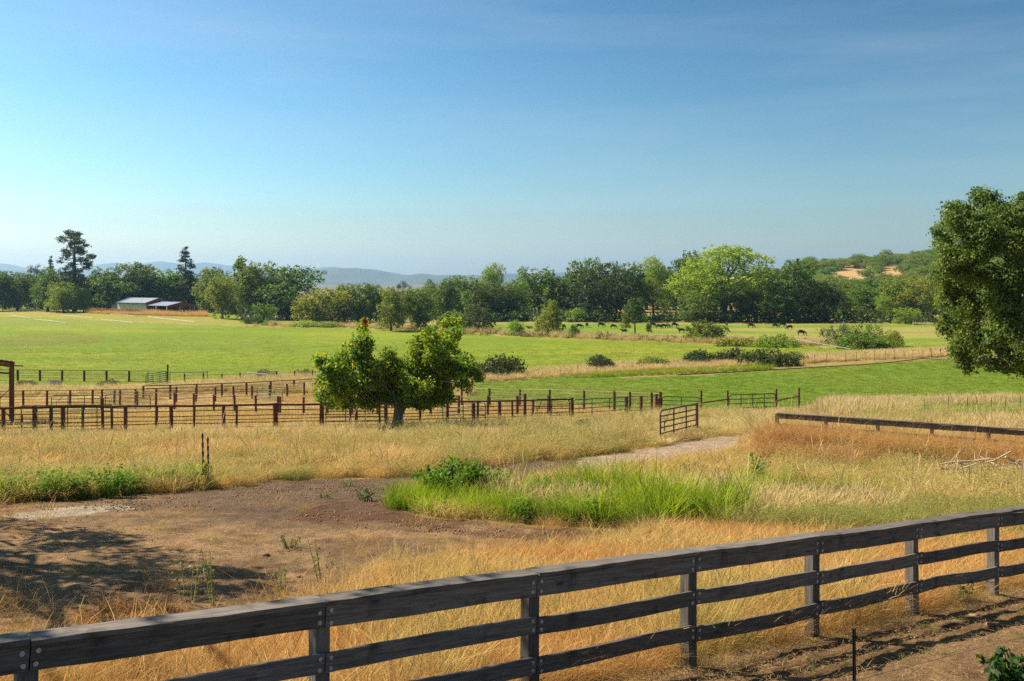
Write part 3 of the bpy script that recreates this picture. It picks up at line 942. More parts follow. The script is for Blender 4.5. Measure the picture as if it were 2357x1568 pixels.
GL = 'trees of the line behind the pastures'
LINE = [  # kind, column, top row, width, metres out, colour, label
 ('oak', -8, 618, 66, 415, OAKD, 'dark oak at the far left edge of the tree line'),
 ('oak', 40, 622, 62, 420, OAKD, 'dark oak left of the pale pine, second from the left edge'),
 ('greypine', 80, 591, 56, 440, GPINE, 'pale thin-crowned pine rising behind the leftmost dark oaks'),
 ('conifer', 117, 586, 26, 450, PINE, 'small pointed conifer between the pale pine and the tallest pine'),
 ('oak', 110, 612, 62, 405, OAKD, 'dark oak left beside the tallest pine'),
 ('pine', 172, 529, 84, 400, PINE, 'tallest pine with a ragged columnar crown, left of the barn'),
 ('oak', 146, 646, 52, 392, OLIVE, 'low olive oak at the left foot of the tallest pine'),
 ('round', 192, 656, 32, 395, OAK, 'low rounded oak at the right foot of the tallest pine'),
 ('oak', 240, 612, 74, 446, OAKD, 'dark oak just left above the barn roof'),
 ('oak', 318, 600, 96, 452, OAKD, 'large dark oak right behind the barn ridge'),
 ('conifer', 427, 564, 62, 450, PINE, 'lone cone-shaped conifer above the red shed gable'),
 ('oak', 392, 620, 76, 450, OAK, 'mid green oak behind the open shed roof'),
 ('round', 450, 628, 66, 448, OLIVE, 'olive green oak right behind the shed, beneath the cone-shaped conifer'),
 ('oak', 488, 611, 70, 436, OAK, 'oak between the cone-shaped conifer and the open-crowned oak'),
 ('open', 553, 588, 82, 395, OAK, 'tall open-crowned oak with bare limbs against the sky'),
 ('oak', 512, 636, 60, 366, OLIVE, 'lit olive oak with two trunks right of the shed'),
 ('oak', 592, 597, 80, 385, OAK, 'oak right beside the open-crowned oak'),
 ('oak', 662, 607, 116, 380, OAKD, 'broad dark oak whose right bough overhangs the blue mountains'),
 ('round', 606, 697, 38, 340, OAK, 'small round tree in front of the broad dark oak'),
 ('round', 735, 660, 96, 360, YEL, 'yellow green broad tree under the mountain gap'),
 ('oak', 793, 650, 56, 375, OAK, 'oak just right of the yellow green broad tree'),
 ('oak', 826, 648, 54, 370, OAK, 'oak with a pale straight trunk left of the twin pasture oaks'),
 ('oak', 866, 651, 50, 372, OAKD, 'narrow dark oak behind the twin pasture oaks'),
 ('greypine', 930, 632, 44, 420, (0.075, 0.11, 0.085), 'grey blue pine peeking over between the twin pasture oaks'),
 ('oak', 900, 658, 64, 305, OLIVE, 'left one of the twin pasture oaks with brownish olive crown'),
 ('oak', 962, 657, 64, 312, OAK, 'right one of the twin pasture oaks with darker crown'),
 ('round', 994, 643, 36, 460, OAK, 'distant round treetop against the mountain ridge'),
 ('oak', 1030, 634, 56, 385, OAKD, 'dark oak right of the distant round treetop'),
 ('oak', 1077, 631, 66, 378, OAK, 'oak left of the lime green treetop'),
 ('bright', 1130, 609, 56, 400, LIME, 'lime green treetop standing above dark oaks at mid frame'),
 ('oak', 1124, 645, 74, 372, OAKD, 'dark oak directly under the lime green treetop'),
 ('oak', 1180, 654, 58, 374, OAKD, 'dark oak right of the lime green treetop'),
 ('oak', 1240, 611, 92, 378, OAK, 'large oak behind the yellow-topped bush'),
 ('oak', 1300, 634, 54, 380, OAKD, 'dark oak between two taller oaks near mid frame'),
 ('oak', 1338, 590, 74, 388, OAK, 'tall oak left behind the widest willow-like oak'),
 ('round', 1375, 606, 118, 362, (0.058, 0.082, 0.03), 'widest grey green oak at the right of mid frame'),
 ('oak', 1447, 599, 72, 376, OAKD, 'dark oak left of the light green poplar'),
 ('bright', 1504, 594, 68, 385, BRIGHT, 'light green poplar left of the huge cottonwood'),
 ('oak', 1556, 588, 66, 395, OAKD, 'dark oak between the light green poplar and the huge cottonwood'),
 ('oak', 1592, 575, 60, 405, OAKD, 'dark oak at the left shoulder of the huge cottonwood'),
 ('bright', 1668, 560, 170, 362, BRIGHT, 'huge light green cottonwood with forked pale trunk'),
 ('round', 1600, 668, 62, 352, OAK, 'low leafy tree at the left foot of the huge cottonwood'),
 ('oak', 1722, 664, 66, 356, OAKD, 'dark low tree at the right foot of the huge cottonwood'),
 ('oak', 1772, 611, 68, 385, OAKD, 'dark oak right behind the huge cottonwood'),
 ('oak', 1832, 594, 118, 355, OAKD, 'broad dark oak right of the huge cottonwood'),
 ('oak', 1898, 644, 70, 352, OAKD, 'dark oak left below the golden hillside'),
 ('oak', 1953, 650, 54, 372, OAK, 'oak standing below the golden hillside clearing'),
 ('oak', 1996, 655, 72, 362, OAK, 'oak right below the golden hillside clearing'),
 ('oak', 2052, 636, 76, 370, OLIVE, 'tall olive oak between hillside clearing and the near oak'),
 ('bright', 2036, 682, 38, 345, LIME, 'small yellow green tree in front of the tall olive oak'),
 ('round', 2112, 638, 78, 362, OLIVE, 'rounded olive oak left beside the near oak'),
 ('round', 2084, 708, 42, 335, BRIGHT, 'bright green bush-like tree beneath the rounded olive oak'),
 ('oak', 2165, 622, 80, 375, OAK, 'oak half hidden behind the near oak, left part'),
 ('oak', 2255, 612, 90, 385, OAK, 'oak glimpsed through the near oak crown'),
 ('oak', 2345, 618, 80, 380, OAK, 'oak at the right frame edge behind the near oak'),
]
for (k, u, vt, w, Y, c, lab) in LINE:
    nm = {'oak': 'oak_tree', 'round': 'leafy_tree', 'bright': 'poplar_tree', 'open': 'oak_tree', 'conifer': 'conifer_tree', 'pine': 'pine_tree', 'greypine': 'pine_tree'}[k]
    plant(nm, lab, 'tree', k, u, vt, w, Y, c, GL)
# second row of the wood, seen only as dark fill between the front trees
rr = np.random.default_rng(5)
for i, u in enumerate(range(4, 2350, 40)):
    if 690 < u < 790:
        continue
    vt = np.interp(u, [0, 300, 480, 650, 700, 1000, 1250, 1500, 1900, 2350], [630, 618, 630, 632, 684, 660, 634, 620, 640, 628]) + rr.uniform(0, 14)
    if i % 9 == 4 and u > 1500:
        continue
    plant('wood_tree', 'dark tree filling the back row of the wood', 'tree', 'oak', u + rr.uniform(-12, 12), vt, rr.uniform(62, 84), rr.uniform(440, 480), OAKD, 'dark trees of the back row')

# hillside oaks
hr = np.random.default_rng(9)
GH = 'small oaks dotted over the golden hillside'
hcount = 0
for i in range(760):
    u = hr.uniform(1500, 2420) if hr.random() < .25 else hr.uniform(1840, 2520); Y = hr.uniform(560, 985)
    g = GY(u, Y)
    v = VH - F * (g.z - ZC) / Y
    dens = 0.16 if v > 630 and 1900 < u < 2080 else (0.28 if v > 640 else 0.62)
    if Y > 880: dens = 0.85
    if in_poly(np.array([u]), np.array([v]), [(1905, 650), (1960, 624), (2075, 618), (2090, 630), (1990, 655)])[0]: dens = 0.14
    if hr.random() > dens: continue
    hgt = hr.uniform(6.5, 10.5)
    vt = VH - F * (g.z + hgt - ZC) / Y
    plant('hill_oak', 'small round oak dotted on the golden hillside behind the tree line', 'tree', 'round', u, vt, hgt * hr.uniform(1.0, 1.5) / Y * F, Y, OAK if hr.random() < 0.6 else OLIVE, GH)
    hcount += 1
    if hcount > 280: break
for u, vt, w in ((1965, 592, 26), (2010, 590, 30), (2041, 574, 24), (2080, 583, 34), (2120, 578, 30), (2145, 574, 34), (1920, 600, 24)):
    plant('hill_oak', 'small round oak dotted on the golden hillside behind the tree line', 'tree', 'round', u, vt, w, 970, OAK, GH)

# bushes along ditches and field edges
BUSH = [  # kind, column, top row, width, base row, colour, label
 ('bush', 1100, 696, 74, 763, (0.075, 0.11, 0.03), 'large rounded green bush left of the yellow-topped bush'),
 ('bush', 1168, 695, 46, 738, OAK, 'small dark round bush behind the large rounded bush'),
 ('bush', 1187, 732, 40, 772, LIME, 'pale green sapling bush right of the large rounded bush'),
 ('bush', 1262, 700, 66, 770, OLIVE, 'yellow-topped olive bush beside the grazing cattle'),
 ('sapling', 1272, 687, 34, 769, YEL, 'yellow sapling growing out of the olive bush by the cattle'),
 ('bush', 1326, 706, 52, 741, BRIGHT, 'bright shrub under the tree line left of the widest oak'),
 ('sapling', 1462, 682, 58, 772, (0.09, 0.14, 0.03), 'sapling in front of the cattle, taller of the three'),
 ('sapling', 1441, 722, 26, 772, OLIVE, 'thin brownish sapling just left of the taller sapling'),
 ('sapling', 1493, 744, 16, 774, OAK, 'smallest sapling right of the taller sapling'),
 ('bush', 1321, 742, 26, 776, OAKD, 'small dark bush left of the first grazing cows'),
 ('bush', 884, 735, 22, 757, OAK, 'tiny round bush left of the twin pasture oaks'),
 ('sapling', 921, 721, 24, 757, BRIGHT, 'light green sapling between the twin pasture oaks'),
 ('bush', 1022, 722, 40, 762, OLIVE, 'loose olive bush behind the nearer spreading tree'),
 ('bush', 1052, 708, 42, 757, OLIVE, 'olive bush left of the large rounded bush'),
 ('bush', 1624, 730, 98, 786, (0.13, 0.17, 0.022), 'big round yellow green bush at the end of the cattle field'),
 ('twiggy', 1940, 728, 110, 800, (0.10, 0.13, 0.05), 'grey twiggy half-bare thicket beside the white pipe'),
 ('twiggy', 1990, 722, 120, 800, LIME, 'tall lime green sprigs in the twiggy thicket'),
 ('bush', 1985, 762, 130, 803, OAK, 'low dark green base of the twiggy thicket'),
 ('bush', 2056, 755, 48, 798, YEL, 'yellow bush at the right end of the twiggy thicket'),
 ('bramble', 1705, 773, 110, 797, OLIVE, 'left low bramble row right of the round yellow green bush'),
 ('bramble', 1790, 769, 110, 799, OLIVE, 'right low bramble row right of the round yellow green bush'),
 ('bramble', 1766, 798, 130, 842, (0.06, 0.09, 0.022), 'large dark bramble mound in the dry ditch grass'),
 ('bramble', 1606, 801, 90, 838, (0.06, 0.085, 0.025), 'middle bramble mound in the dry ditch grass'),
 ('bramble', 1680, 800, 90, 836, (0.07, 0.085, 0.03), 'small bramble mound left of the large dark mound'),
 ('bramble', 1383, 813, 80, 851, (0.05, 0.075, 0.022), 'round bramble mound in the dry ditch grass near mid frame'),
 ('bramble', 1500, 816, 70, 847, OLIVE, 'flat olive bramble between the ditch mounds'),
 ('bramble', 1150, 815, 130, 868, (0.052, 0.082, 0.022), 'dark bramble mound right behind the spreading tree'),
 ('bramble', 1830, 806, 56, 834, OLIVE, 'thin bramble right of the large dark mound'),
 ('bramble', 582, 727, 60, 745, (0.06, 0.10, 0.022), 'dark bramble clump under the broad dark oak'),
 ('bramble', 620, 737, 36, 749, OLIVE, 'little olive bramble under the broad dark oak'),
 ('bramble', 700, 735, 70, 752, BRIGHT, 'left part of the light green hedge at the pasture edge'),
 ('bramble', 762, 738, 64, 753, BRIGHT, 'right part of the light green hedge at the pasture edge'),
 ('bramble', 612, 850, 56, 872, (0.17, 0.15, 0.05), 'dry tangled bramble behind the back corral fence'),
 ('bramble', 250, 872, 50, 889, (0.09, 0.12, 0.04), 'low weed clump between trough and green gates'),
 ('bramble', 62, 873, 46, 888, (0.09, 0.11, 0.04), 'low weed clump left of the water trough'),
 ('bramble', 700, 850, 60, 868, (0.16, 0.15, 0.05), 'dry thicket left behind the spreading tree'),
 ('bramble', 1340, 962, 66, 1003, (0.10, 0.12, 0.035), 'green bramble at the foot of the corral corner post'),
]
for (k, u, vt, w, vb, c, lab) in BUSH:
    nm = {'bush': 'bush', 'sapling': 'sapling', 'twiggy': 'thicket', 'bramble': 'bramble'}[k]
    plant(nm, lab, 'bush' if k != 'sapling' else 'sapling', k, u, vt, w, 0, c, None, vb)
# continuous low scrub on the two ditches and under the wood: uncountable
def scrub(name, label, line, n, hpx, seed, col, spread=4.0):
    rng = np.random.default_rng(seed)
    us, vs = zip(*line)
    L = []
    for i in range(n):
        u = rng.uniform(us[0], us[-1]); v = np.interp(u, us, vs) + rng.uniform(-1, 1) * spread
        g = G(u, v)
        h = hpx * rng.uniform(0.3, 1.0) / F * g.y
        L.append((g.x, g.y, g.z + h * 0.4, h * 1.1, h * 1.1, h * 0.6))
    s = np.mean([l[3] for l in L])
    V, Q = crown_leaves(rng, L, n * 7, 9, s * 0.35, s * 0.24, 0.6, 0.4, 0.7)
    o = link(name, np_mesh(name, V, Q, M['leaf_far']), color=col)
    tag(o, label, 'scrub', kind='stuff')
scrub('ditch_scrub', 'low green scrub along the ditch in front of the cattle', [(1065, 768), (1300, 777), (1500, 784), (1640, 789), (1900, 797)], 150, 15, 3, (0.09, 0.105, 0.03), 3)
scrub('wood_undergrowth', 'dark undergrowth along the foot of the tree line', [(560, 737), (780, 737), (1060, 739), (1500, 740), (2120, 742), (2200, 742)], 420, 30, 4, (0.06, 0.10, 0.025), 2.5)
scrub('left_undergrowth', 'undergrowth at the foot of the trees left of the barn', [(-30, 708), (100, 709), (235, 712)], 70, 22, 6, (0.06, 0.09, 0.025), 1.5)
scrub('pasture_edge_weeds', 'mixed weeds along the pasture edge below the twin oaks', [(760, 752), (900, 756), (1060, 764)], 60, 10, 8, (0.12, 0.13, 0.04), 3)

# ------------------------------------------------------------------ spreading tree in front of the corral
def detailed_tree(name, label, base, Y, lobes, clumps, per, cr, leaf, colors, trunk_pts, trunk_r, limbs, bark, seed, depth=1.0, keep=None, droop=0.15):
    """lobes given as column, row, half width, half height (survey units) at distance Y"""
    rng = np.random.default_rng(seed)
    root = empty(name, base, label, 'tree')
    L = []
    s = Y / F
    for (u, v, ru, rv) in lobes:
        dy = rng.uniform(-1, 1) * depth
        p = P(u, v, Y)
        k9 = rng.uniform(.66, .98)
        L.append((p.x * (1 + dy / Y), p.y + dy, ZC + (p.z - ZC) * (1 + dy / Y), ru * s * k9, max(ru, rv) * s, rv * s * k9))
        for _k in range(2):
            a9 = rng.random() * 6.283; q9 = rng.uniform(.25, .45)
            L.append((p.x * (1 + dy / Y) + math.cos(a9) * ru * s * .85, p.y + dy + rng.normal() * ru * s * .5, ZC + (p.z - ZC) * (1 + dy / Y) + math.sin(a9) * rv * s * .85, ru * s * q9, ru * s * q9, rv * s * q9))
    L = np.array(L)
    groups = np.arange(len(L)) % len(colors)
    for gi, (colr, share) in enumerate(colors):
        V, Q = crown_leaves(rng, L, int(clumps * share), per, cr, leaf, 0.35, 0.3, 0.62, 0.9, droop, keep)
        V = V - np.array(base)[None]
        link('crown', np_mesh('crown', V, Q, M['leaf']), root, color=colr)
    mb = MB()
    mb.tube(trunk_pts, trunk_r, 10)
    f = trunk_pts[-1]
    for k, l in enumerate(L):
        if k % 3 == 0 and l[5] > .42:
            branch_tubes(mb, rng, f, [l[:3]], limbs[1], 0.02, 5, 0.06)
    mb.build('trunk', bark, root, smooth=True)
    return root, L

MY = 57.0
mbase = GY(912, MY)
maple_lobes = [(839, 745, 5, 9), (834, 762, 15, 14), (834, 786, 24, 18), (826, 808, 32, 24), (800, 826, 36, 28), (768, 848, 36, 30), (746, 880, 22, 26), (742, 906, 20, 22), (776, 894, 38, 34), (818, 855, 42, 34), (852, 848, 30, 28),
  (826, 896, 34, 28), (901, 838, 34, 26), (893, 870, 40, 30), (884, 906, 40, 26), (924, 892, 34, 26), (1040, 742, 18, 14), (1048, 768, 18, 20), (994, 776, 28, 20), (1021, 790, 34, 26), (968, 806, 26, 24), (1001, 818, 38, 28),
  (1034, 818, 26, 28), (966, 842, 36, 28), (1008, 850, 42, 30), (1050, 850, 34, 26), (1078, 852, 22, 18), (1094, 862, 12, 12), (1068, 880, 20, 18), (966, 884, 40, 30), (1012, 888, 42, 28), (988, 912, 28, 18), (946, 920, 26, 14), (1028, 912, 18, 14), (860, 920, 22, 14), (905, 855, 32, 26), (918, 890, 34, 26), (878, 880, 32, 28), (942, 868, 32, 28), (762, 922, 22, 14), (800, 924, 26, 14), (838, 926, 24, 14), (1002, 924, 24, 12), (968, 926, 22, 12), (905, 915, 26, 14), (850, 872, 34, 28)]
t0 = mbase
detailed_tree('spreading_tree', 'two-lobed yellow green tree with thick forked trunk in front of the corral', t0, MY, maple_lobes, 2900, 25, 0.36, 0.165,
  [((0.14, 0.25, 0.022), 0.58), ((0.28, 0.37, 0.03), 0.37), ((0.40, 0.34, 0.04), 0.05)],
  [t0 + Vector((0, 0, -0.3)), t0 + Vector((0.02, 0, 0.5)), t0 + Vector((0.12, 0, 1.1)), t0 + Vector((0.2, 0, 1.7))], [0.46, 0.31, 0.29, 0.30], (1, 0.12), M['bark_pale'], 21, 1.5)
# russet dead tip on its left spire
rt = [o for o in COL.objects if o.name == 'spreading_tree'][0]
rng = np.random.default_rng(2)
tl = [tuple(P(839 + dx, v, MY)) + (0.12, 0.12, 0.2) for dx, v in ((0, 741), (1, 736))]
V, Q = crown_leaves(rng, tl, 22, 9, 0.10, 0.12, 0.2)
tipo = link('dead_tip', np_mesh('dead_tip', V - np.array(t0)[None], Q, M['leaf']), rt, color=(0.30, 0.09, 0.02))
tipo['label'] = 'russet dead shoot tip'

# ------------------------------------------------------------------ near oak at the right edge
OY = 40.0
obase = GY(2500, OY + 1.0)
oak_l = [(2270, 462, 30, 24), (2210, 500, 44, 30), (2178, 530, 34, 30), (2172, 560, 28, 20), (2300, 512, 50, 40), (2352, 490, 45, 40), (2240, 540, 46, 34), (2225, 620, 56, 34), (2196, 640, 46, 30), (2310, 640, 44, 24), (2290, 560, 50, 34), (2240, 580, 50, 32), (2348, 560, 44, 34), (2200, 600, 44, 30), (2345, 620, 44, 34),
  (2195, 690, 44, 38), (2270, 690, 54, 40), (2345, 700, 50, 44), (2205, 745, 40, 36), (2212, 800, 32, 34), (2222, 836, 20, 20), (2256, 770, 36, 38), (2245, 822, 22, 26), (2300, 760, 40, 34), (2335, 770, 46, 46), (2325, 826, 36, 32), (2296, 838, 22, 20), (2352, 842, 30, 24),
  (2400, 600, 50, 50), (2420, 520, 60, 50), (2440, 700, 60, 60), (2420, 800, 60, 50), (2480, 600, 70, 60), (2500, 480, 70, 50), (2560, 560, 70, 60), (2580, 700, 70, 60), (2530, 800, 60, 50), (2650, 640, 60, 60), (2640, 760, 60, 50)]
detailed_tree('near_oak', 'large dark green oak with drooping crown cut by the right frame edge', obase, OY, oak_l, 4300, 34, 0.30, 0.115,
  [((0.09, 0.15, 0.032), 0.68), ((0.17, 0.235, 0.05), 0.32)],
  [obase + Vector((0, 0, -0.4)), obase + Vector((-0.1, 0, 2.0)), obase + Vector((-0.4, 0, 4.4))], [0.6, 0.48, 0.42], (1, 0.16), M['bark'], 33, 2.6, None, 0.3)

# ------------------------------------------------------------------ oak just left of the frame: its crown shades the bare yard
shade_poly = [(-500, 1215), (-100, 1205), (90, 1198), (180, 1212), (300, 1232), (420, 1262), (410, 1290), (520, 1310), (640, 1345), (640, 1372), (560, 1384), (380, 1360), (250, 1385), (60, 1400), (-200, 1440), (-500, 1420)]
ct = 1.0 / math.tan(SUN_EL)
rng = np.random.default_rng(12)
cl = []
while len(cl) < 150:
    u, v = rng.uniform(-500, 650), rng.uniform(1195, 1440)
    if not in_poly(np.array([u]), np.array([v]), shade_poly)[0]: continue
    g = G(u, v)
    h = rng.uniform(6.0, 10.5)
    c = g + Vector((SUN_H.x * ct * h, SUN_H.y * ct * h, h))
    if c.x / c.y > -0.585: continue
    cl.append((c.x, c.y, c.z, 0.62, 0.62, 0.4))
for i in range(46):                                # bough that dapples the near fence
    k = rng.uniform(-0.6, 2.6)
    fx, fy = fence_xy(k)
    h = rng.uniform(6.0, 9.0)
    c = Vector((fx - 0.3, fy + 0.5, fence_top(k))) + Vector((SUN_H.x * ct * h, SUN_H.y * ct * h, h))
    if c.x / c.y > -0.585: continue
    cl.append((c.x, c.y, c.z, 0.35, 0.35, 0.25))
ob2 = GY(CX + F * (-15.5 / 21.0), 21.0)
rt2 = empty('shade_oak', ob2, 'oak outside the left edge that shades the bare dirt yard', 'tree')
V, Q = crown_leaves(rng, cl, 1150, 15, 0.42, 0.17, 0.15, 0.3, 0.7, keep=lambda p: p[:, 0] / np.maximum(p[:, 1], 1) < -0.55)
link('crown', np_mesh('crown', V - np.array(ob2)[None], Q, M['leaf']), rt2, color=OAK)
mb = MB()
f = ob2 + Vector((0.3, -0.5, 4.2))
mb.tube([ob2 + Vector((0, 0, -0.4)), ob2 + Vector((0.1, -0.2, 2)), f], [0.5, 0.4, 0.36], 8)
branch_tubes(mb, rng, f, [c[:3] for c in cl[::7]], 0.15, 0.02)
mb.build('trunk', M['bark'], rt2)
# ------------------------------------------------------------------ near plank fence
FD = Vector((1.940, 1.482, 0)).normalized()
FNV = Vector((FD.y, -FD.x, 0))          # towards the camera side
def board_mesh(L, h, t, seed, bow=0.012, segs=10, rough=0.004):
    """plank along +x, y = thickness, z = height; softened, slightly warped edges"""
    rng = np.random.default_rng(seed)
    c = 0.006
    prof = [(-t / 2 + c, -h / 2), (t / 2 - c, -h / 2), (t / 2, -h / 2 + c), (t / 2, h / 2 - c), (t / 2 - c, h / 2), (-t / 2 + c, h / 2), (-t / 2, h / 2 - c), (-t / 2, -h / 2 + c)]
    n = len(prof)
    b1, b2 = rng.normal() * bow, rng.normal() * bow * 0.7
    V, Fc = [], []
    for i in range(segs + 1):
        s = i / segs
        bz = b1 * math.sin(s * math.pi) + b2 * math.sin(2 * s * math.pi)
        by = rng.normal() * 0.0015
        for (y, z) in prof:
            V.append((s * L, y + by + rng.normal() * rough * 0.4, z + bz + rng.normal() * rough * 0.5))
    for i in range(segs):
        for k in range(n):
            k2 = (k + 1) % n
            Fc.append((i * n + k, (i + 1) * n + k, (i + 1) * n + k2, i * n + k2))
    Fc.append(tuple(range(n))); e = segs * n
    Fc.append(tuple(range(e + n - 1, e - 1, -1)))
    me = bpy.data.meshes.new('plank')
    me.from_pydata(V, [], Fc)
    me.update()
    return me

def place_along(o, p0, p1, root):
    d = (p1 - p0)
    x = d.normalized()
    y = Vector((-x.y, x.x, 0)).normalized()
    z = x.cross(y)
    m = Matrix((x, y, z)).transposed().to_4x4()
    m.translation = p0 - Vector(root.location)
    o.matrix_local = m

wb = MB(); wb.tube([(0, 0, 0), (0, -0.004, 0)], 0.019, 12); wb.tube([(0, -0.004, 0), (0, -0.013, 0)], [0.011, 0.008], 8)
BOLT = wb.mesh('bolt', M['steel'])

def plank_fence(name, label, K, pt, top, h_post, mat, kcap=True, rails=((0.0, 0.20), (0.42, 0.178), (0.84, 0.178)), bolts=True, seed=1, grp=None):
    """K: post indices; pt(k) -> x, y; top(k) -> z of the cap top"""
    root = empty(name, (*pt(K[0]), top(K[0]) - h_post), label, 'fence')
    d2 = Vector((pt(1)[0] - pt(0)[0], pt(1)[1] - pt(0)[1], 0)).normalized()
    nv = Vector((d2.y, -d2.x, 0))
    rng = np.random.default_rng(seed)
    ct_, pw, rt_ = 0.044, 0.145, 0.042
    for k in K:
        x, y = pt(k)
        L = h_post + 0.35 - ct_
        p0 = Vector((x, y, top(k) - ct_ - 0.004)) - nv * (pw / 2)
        me = board_mesh(L, pw, pw, seed * 100 + k, 0.004, 6)
        me.materials.append(mat)
        o = link('post', me, root)
        m = Matrix(((0, nv.x, d2.x, p0.x - root.location.x), (0, nv.y, d2.y, p0.y - root.location.y), (-1, 0, 0, p0.z - root.location.z), (0, 0, 0, 1)))
        o.matrix_local = m
    for k in K[:-1]:
        a = Vector((*pt(k), top(k))); b = Vector((*pt(k + 1), top(k + 1)))
        d = (b - a).normalized()
        g = 0.006
        a2, b2 = a + d * g, b - d * g
        if kcap:
            off = -nv * (pw / 2 - rt_ / 2 - 0.012) + Vector((0, 0, -ct_ / 2 + rng.normal() * 0.003))
            me = board_mesh((b2 - a2).length, ct_, pw + rt_ + 0.05, seed * 200 + k, 0.008, 10)
            me.materials.append(mat)
            o = link('cap_board', me, root)
            place_along(o, a2 + off, b2 + off, root)
        for ri, (dz, h) in enumerate(rails):
            off = nv * (rt_ / 2 + 0.002) + Vector((0, 0, -ct_ - 0.004 - dz - h / 2))
            j0 = Vector((0, 0, rng.normal() * 0.012)); j1 = Vector((0, 0, rng.normal() * 0.012))
            if ri == 0: j0 *= 0.2; j1 *= 0.2
            p0, p1 = a2 + off + j0, b2 + off + j1
            me = board_mesh((p1 - p0).length, h, rt_, seed * 300 + k * 7 + ri, 0.012 if ri else 0.006, 12)
            me.materials.append(mat)
            o = link('rail', me, root)
            place_along(o, p0, p1, root)
            if bolts:
                Lr = (p1 - p0).length
                for x in (0.05, Lr - 0.05):
                    for z in (h * 0.24, -h * 0.26):
                        w = link('bolt', BOLT, o, (x + rng.normal() * 0.004, -rt_ / 2 - 0.004, z + rng.normal() * 0.005))
    return root
plank_fence('plank_fence', 'weathered dark plank fence with three rails and cap crossing the foreground', list(range(-1, 9)), fence_xy, fence_top, FH, M['wood'], seed=3)

# low far plank fence on the right
_a = GY(1788, 43.0); _b = GY(2357, 38.5)
_st = (_b - _a) / 4.6
def far_xy(k): return (_a.x + _st.x * k, _a.y + _st.y * k)
_ta, _tb = P(1788, 950, 43.0).z, P(2357, 988, 38.5).z
def far_top(k): return _ta + (_tb - _ta) / 4.6 * k
plank_fence('low_plank_fence', 'brown plank fence half sunk in dry grass beyond the dirt track', list(range(0, 7)), far_xy, far_top, 1.3, M['wood_brown'], rails=((0.0, 0.2), (0.42, 0.15), (0.8, 0.15)), bolts=False, seed=9)

# thin stake by the fence, with its wire
g = G(1966, 1600)
st = empty('fence_stake', g, 'thin black metal stake standing in front of the plank fence', 'stake')
b = MB()
hh = P(1967, 1447, g.y).z - g.z
b.box(-0.018, 0.018, -0.003, 0.003, -0.3, hh); b.box(-0.003, 0.003, -0.018, -0.003, -0.3, hh)
b.build('shaft', M['black_metal'], st, True)
b = MB(); b.box(-0.03, 0.03, -0.024, -0.019, hh - 0.10, hh - 0.07)
b.build('clip', M['black_metal'], st, True)
wpts = [G(900, 1640) + Vector((0, 0, 0.15)), g + Vector((-0.01, -0.02, 0.16)), G(2300, 1510) + Vector((0, 0, 0.16)), G(2500, 1470) + Vector((0, 0, 0.2))]
b = MB(); b.tube(wpts, 0.003, 4)
wo = b.build('fence_wire', M['grey_pipe'])
tag(wo, 'thin slack wire running past the black stake', 'wire')

# ------------------------------------------------------------------ corral
CYL = {k: unit_cyl('post_tube', 8, M[k]) for k in ('rust', 'green_paint', 'dark_paint', 'rust_light', 'grey_pipe')}
GP = 'pipe fences of the corral'
def pipe_fence(label, pts, rails, posts, h=1.62, post_mat='rust', wires=0, name='corral_fence', group=GP, seed=0, cat='fence'):
    """pts: two ends as (column, metres out); posts: list of (0..1 along, radius, extra height); rails: list of (height, radius, material)"""
    a, b = GY(*pts[0]), GY(*pts[1])
    root = empty(name, a, label, cat, group)
    def at(t):
        x, y = a.x + (b.x - a.x) * t, a.y + (b.y - a.y) * t
        return Vector((x, y, gz(x, y)))
    rng = np.random.default_rng(seed + 50)
    for (t, r, ex) in posts:
        r *= 1.5
        p = at(t)
        o = link('post', CYL[post_mat], root, p - a + Vector((0, 0, -0.3)))
        o.scale = (r, r, h + ex + 0.3)
        o.rotation_euler = (rng.normal() * 0.012, rng.normal() * 0.012, rng.random() * 3)
    ts = np.linspace(0, 1, 9)
    for (hz_, r, mat) in rails:
        mb = MB()
        j = rng.normal() * 0.015
        mb.tube([at(t) + Vector((0, -0.02, hz_ * h + j + rng.normal() * 0.012)) for t in ts], r * 1.75, 6)
        mb.build('rail', M[mat], root)
    if wires:
        mb = MB()
        n = int((b - a).length / wires)
        for i in range(n):
            p = at((i + 0.5) / n)
            mb.tube([p + Vector((0, 0.03, 0.05)), p + Vector((0, 0.03, h * 0.95))], 0.004, 3)
        w = mb.build('wire_mesh', M['rust'], root)
        w['kind'] = 'stuff'
    return root
def cols_to_t(pts, cols):
    """photo columns of posts -> fraction along the run"""
    (u0, y0), (u1, y1) = pts
    out = []
    x0, x1 = (u0 - CX) / F * y0, (u1 - CX) / F * y1
    for u in cols:
        k = (u - CX) / F
        out.append((k * y0 - x0) / ((x1 - x0) - k * (y1 - y0)))
    return out
def posts(pts, spec):
    return [(t, r, ex) for t, (u, r, ex) in zip(cols_to_t(pts, [s[0] for s in spec]), spec)]
R6 = [(1.0, 0.040, 'rust'), (0.80, 0.017, 'rust'), (0.60, 0.017, 'rust'), (0.47, 0.014, 'rust'), (0.33, 0.017, 'rust'), (0.18, 0.014, 'rust')]
RC = [(0.96, 0.017, 'rust_light'), (0.80, 0.011, 'rust_light'), (0.62, 0.011, 'rust'), (0.45, 0.011, 'rust_light'), (0.28, 0.011, 'rust')]
pl = [(240, 57), (742, 62.5)]
pipe_fence('front corral fence of thick pipe left of the spreading tree', pl, R6, posts(pl, [(258, .05, 0), (289, .075, .06), (360, .055, 0), (395, .075, 0), (446, .05, .03), (515, .075, 0), (544.5, .05, .04), (635, .10, .1), (738, .07, .15), (742, .07, 0)]), wires=0.2, seed=1)
pl = [(-70, 51.5), (238, 57)]
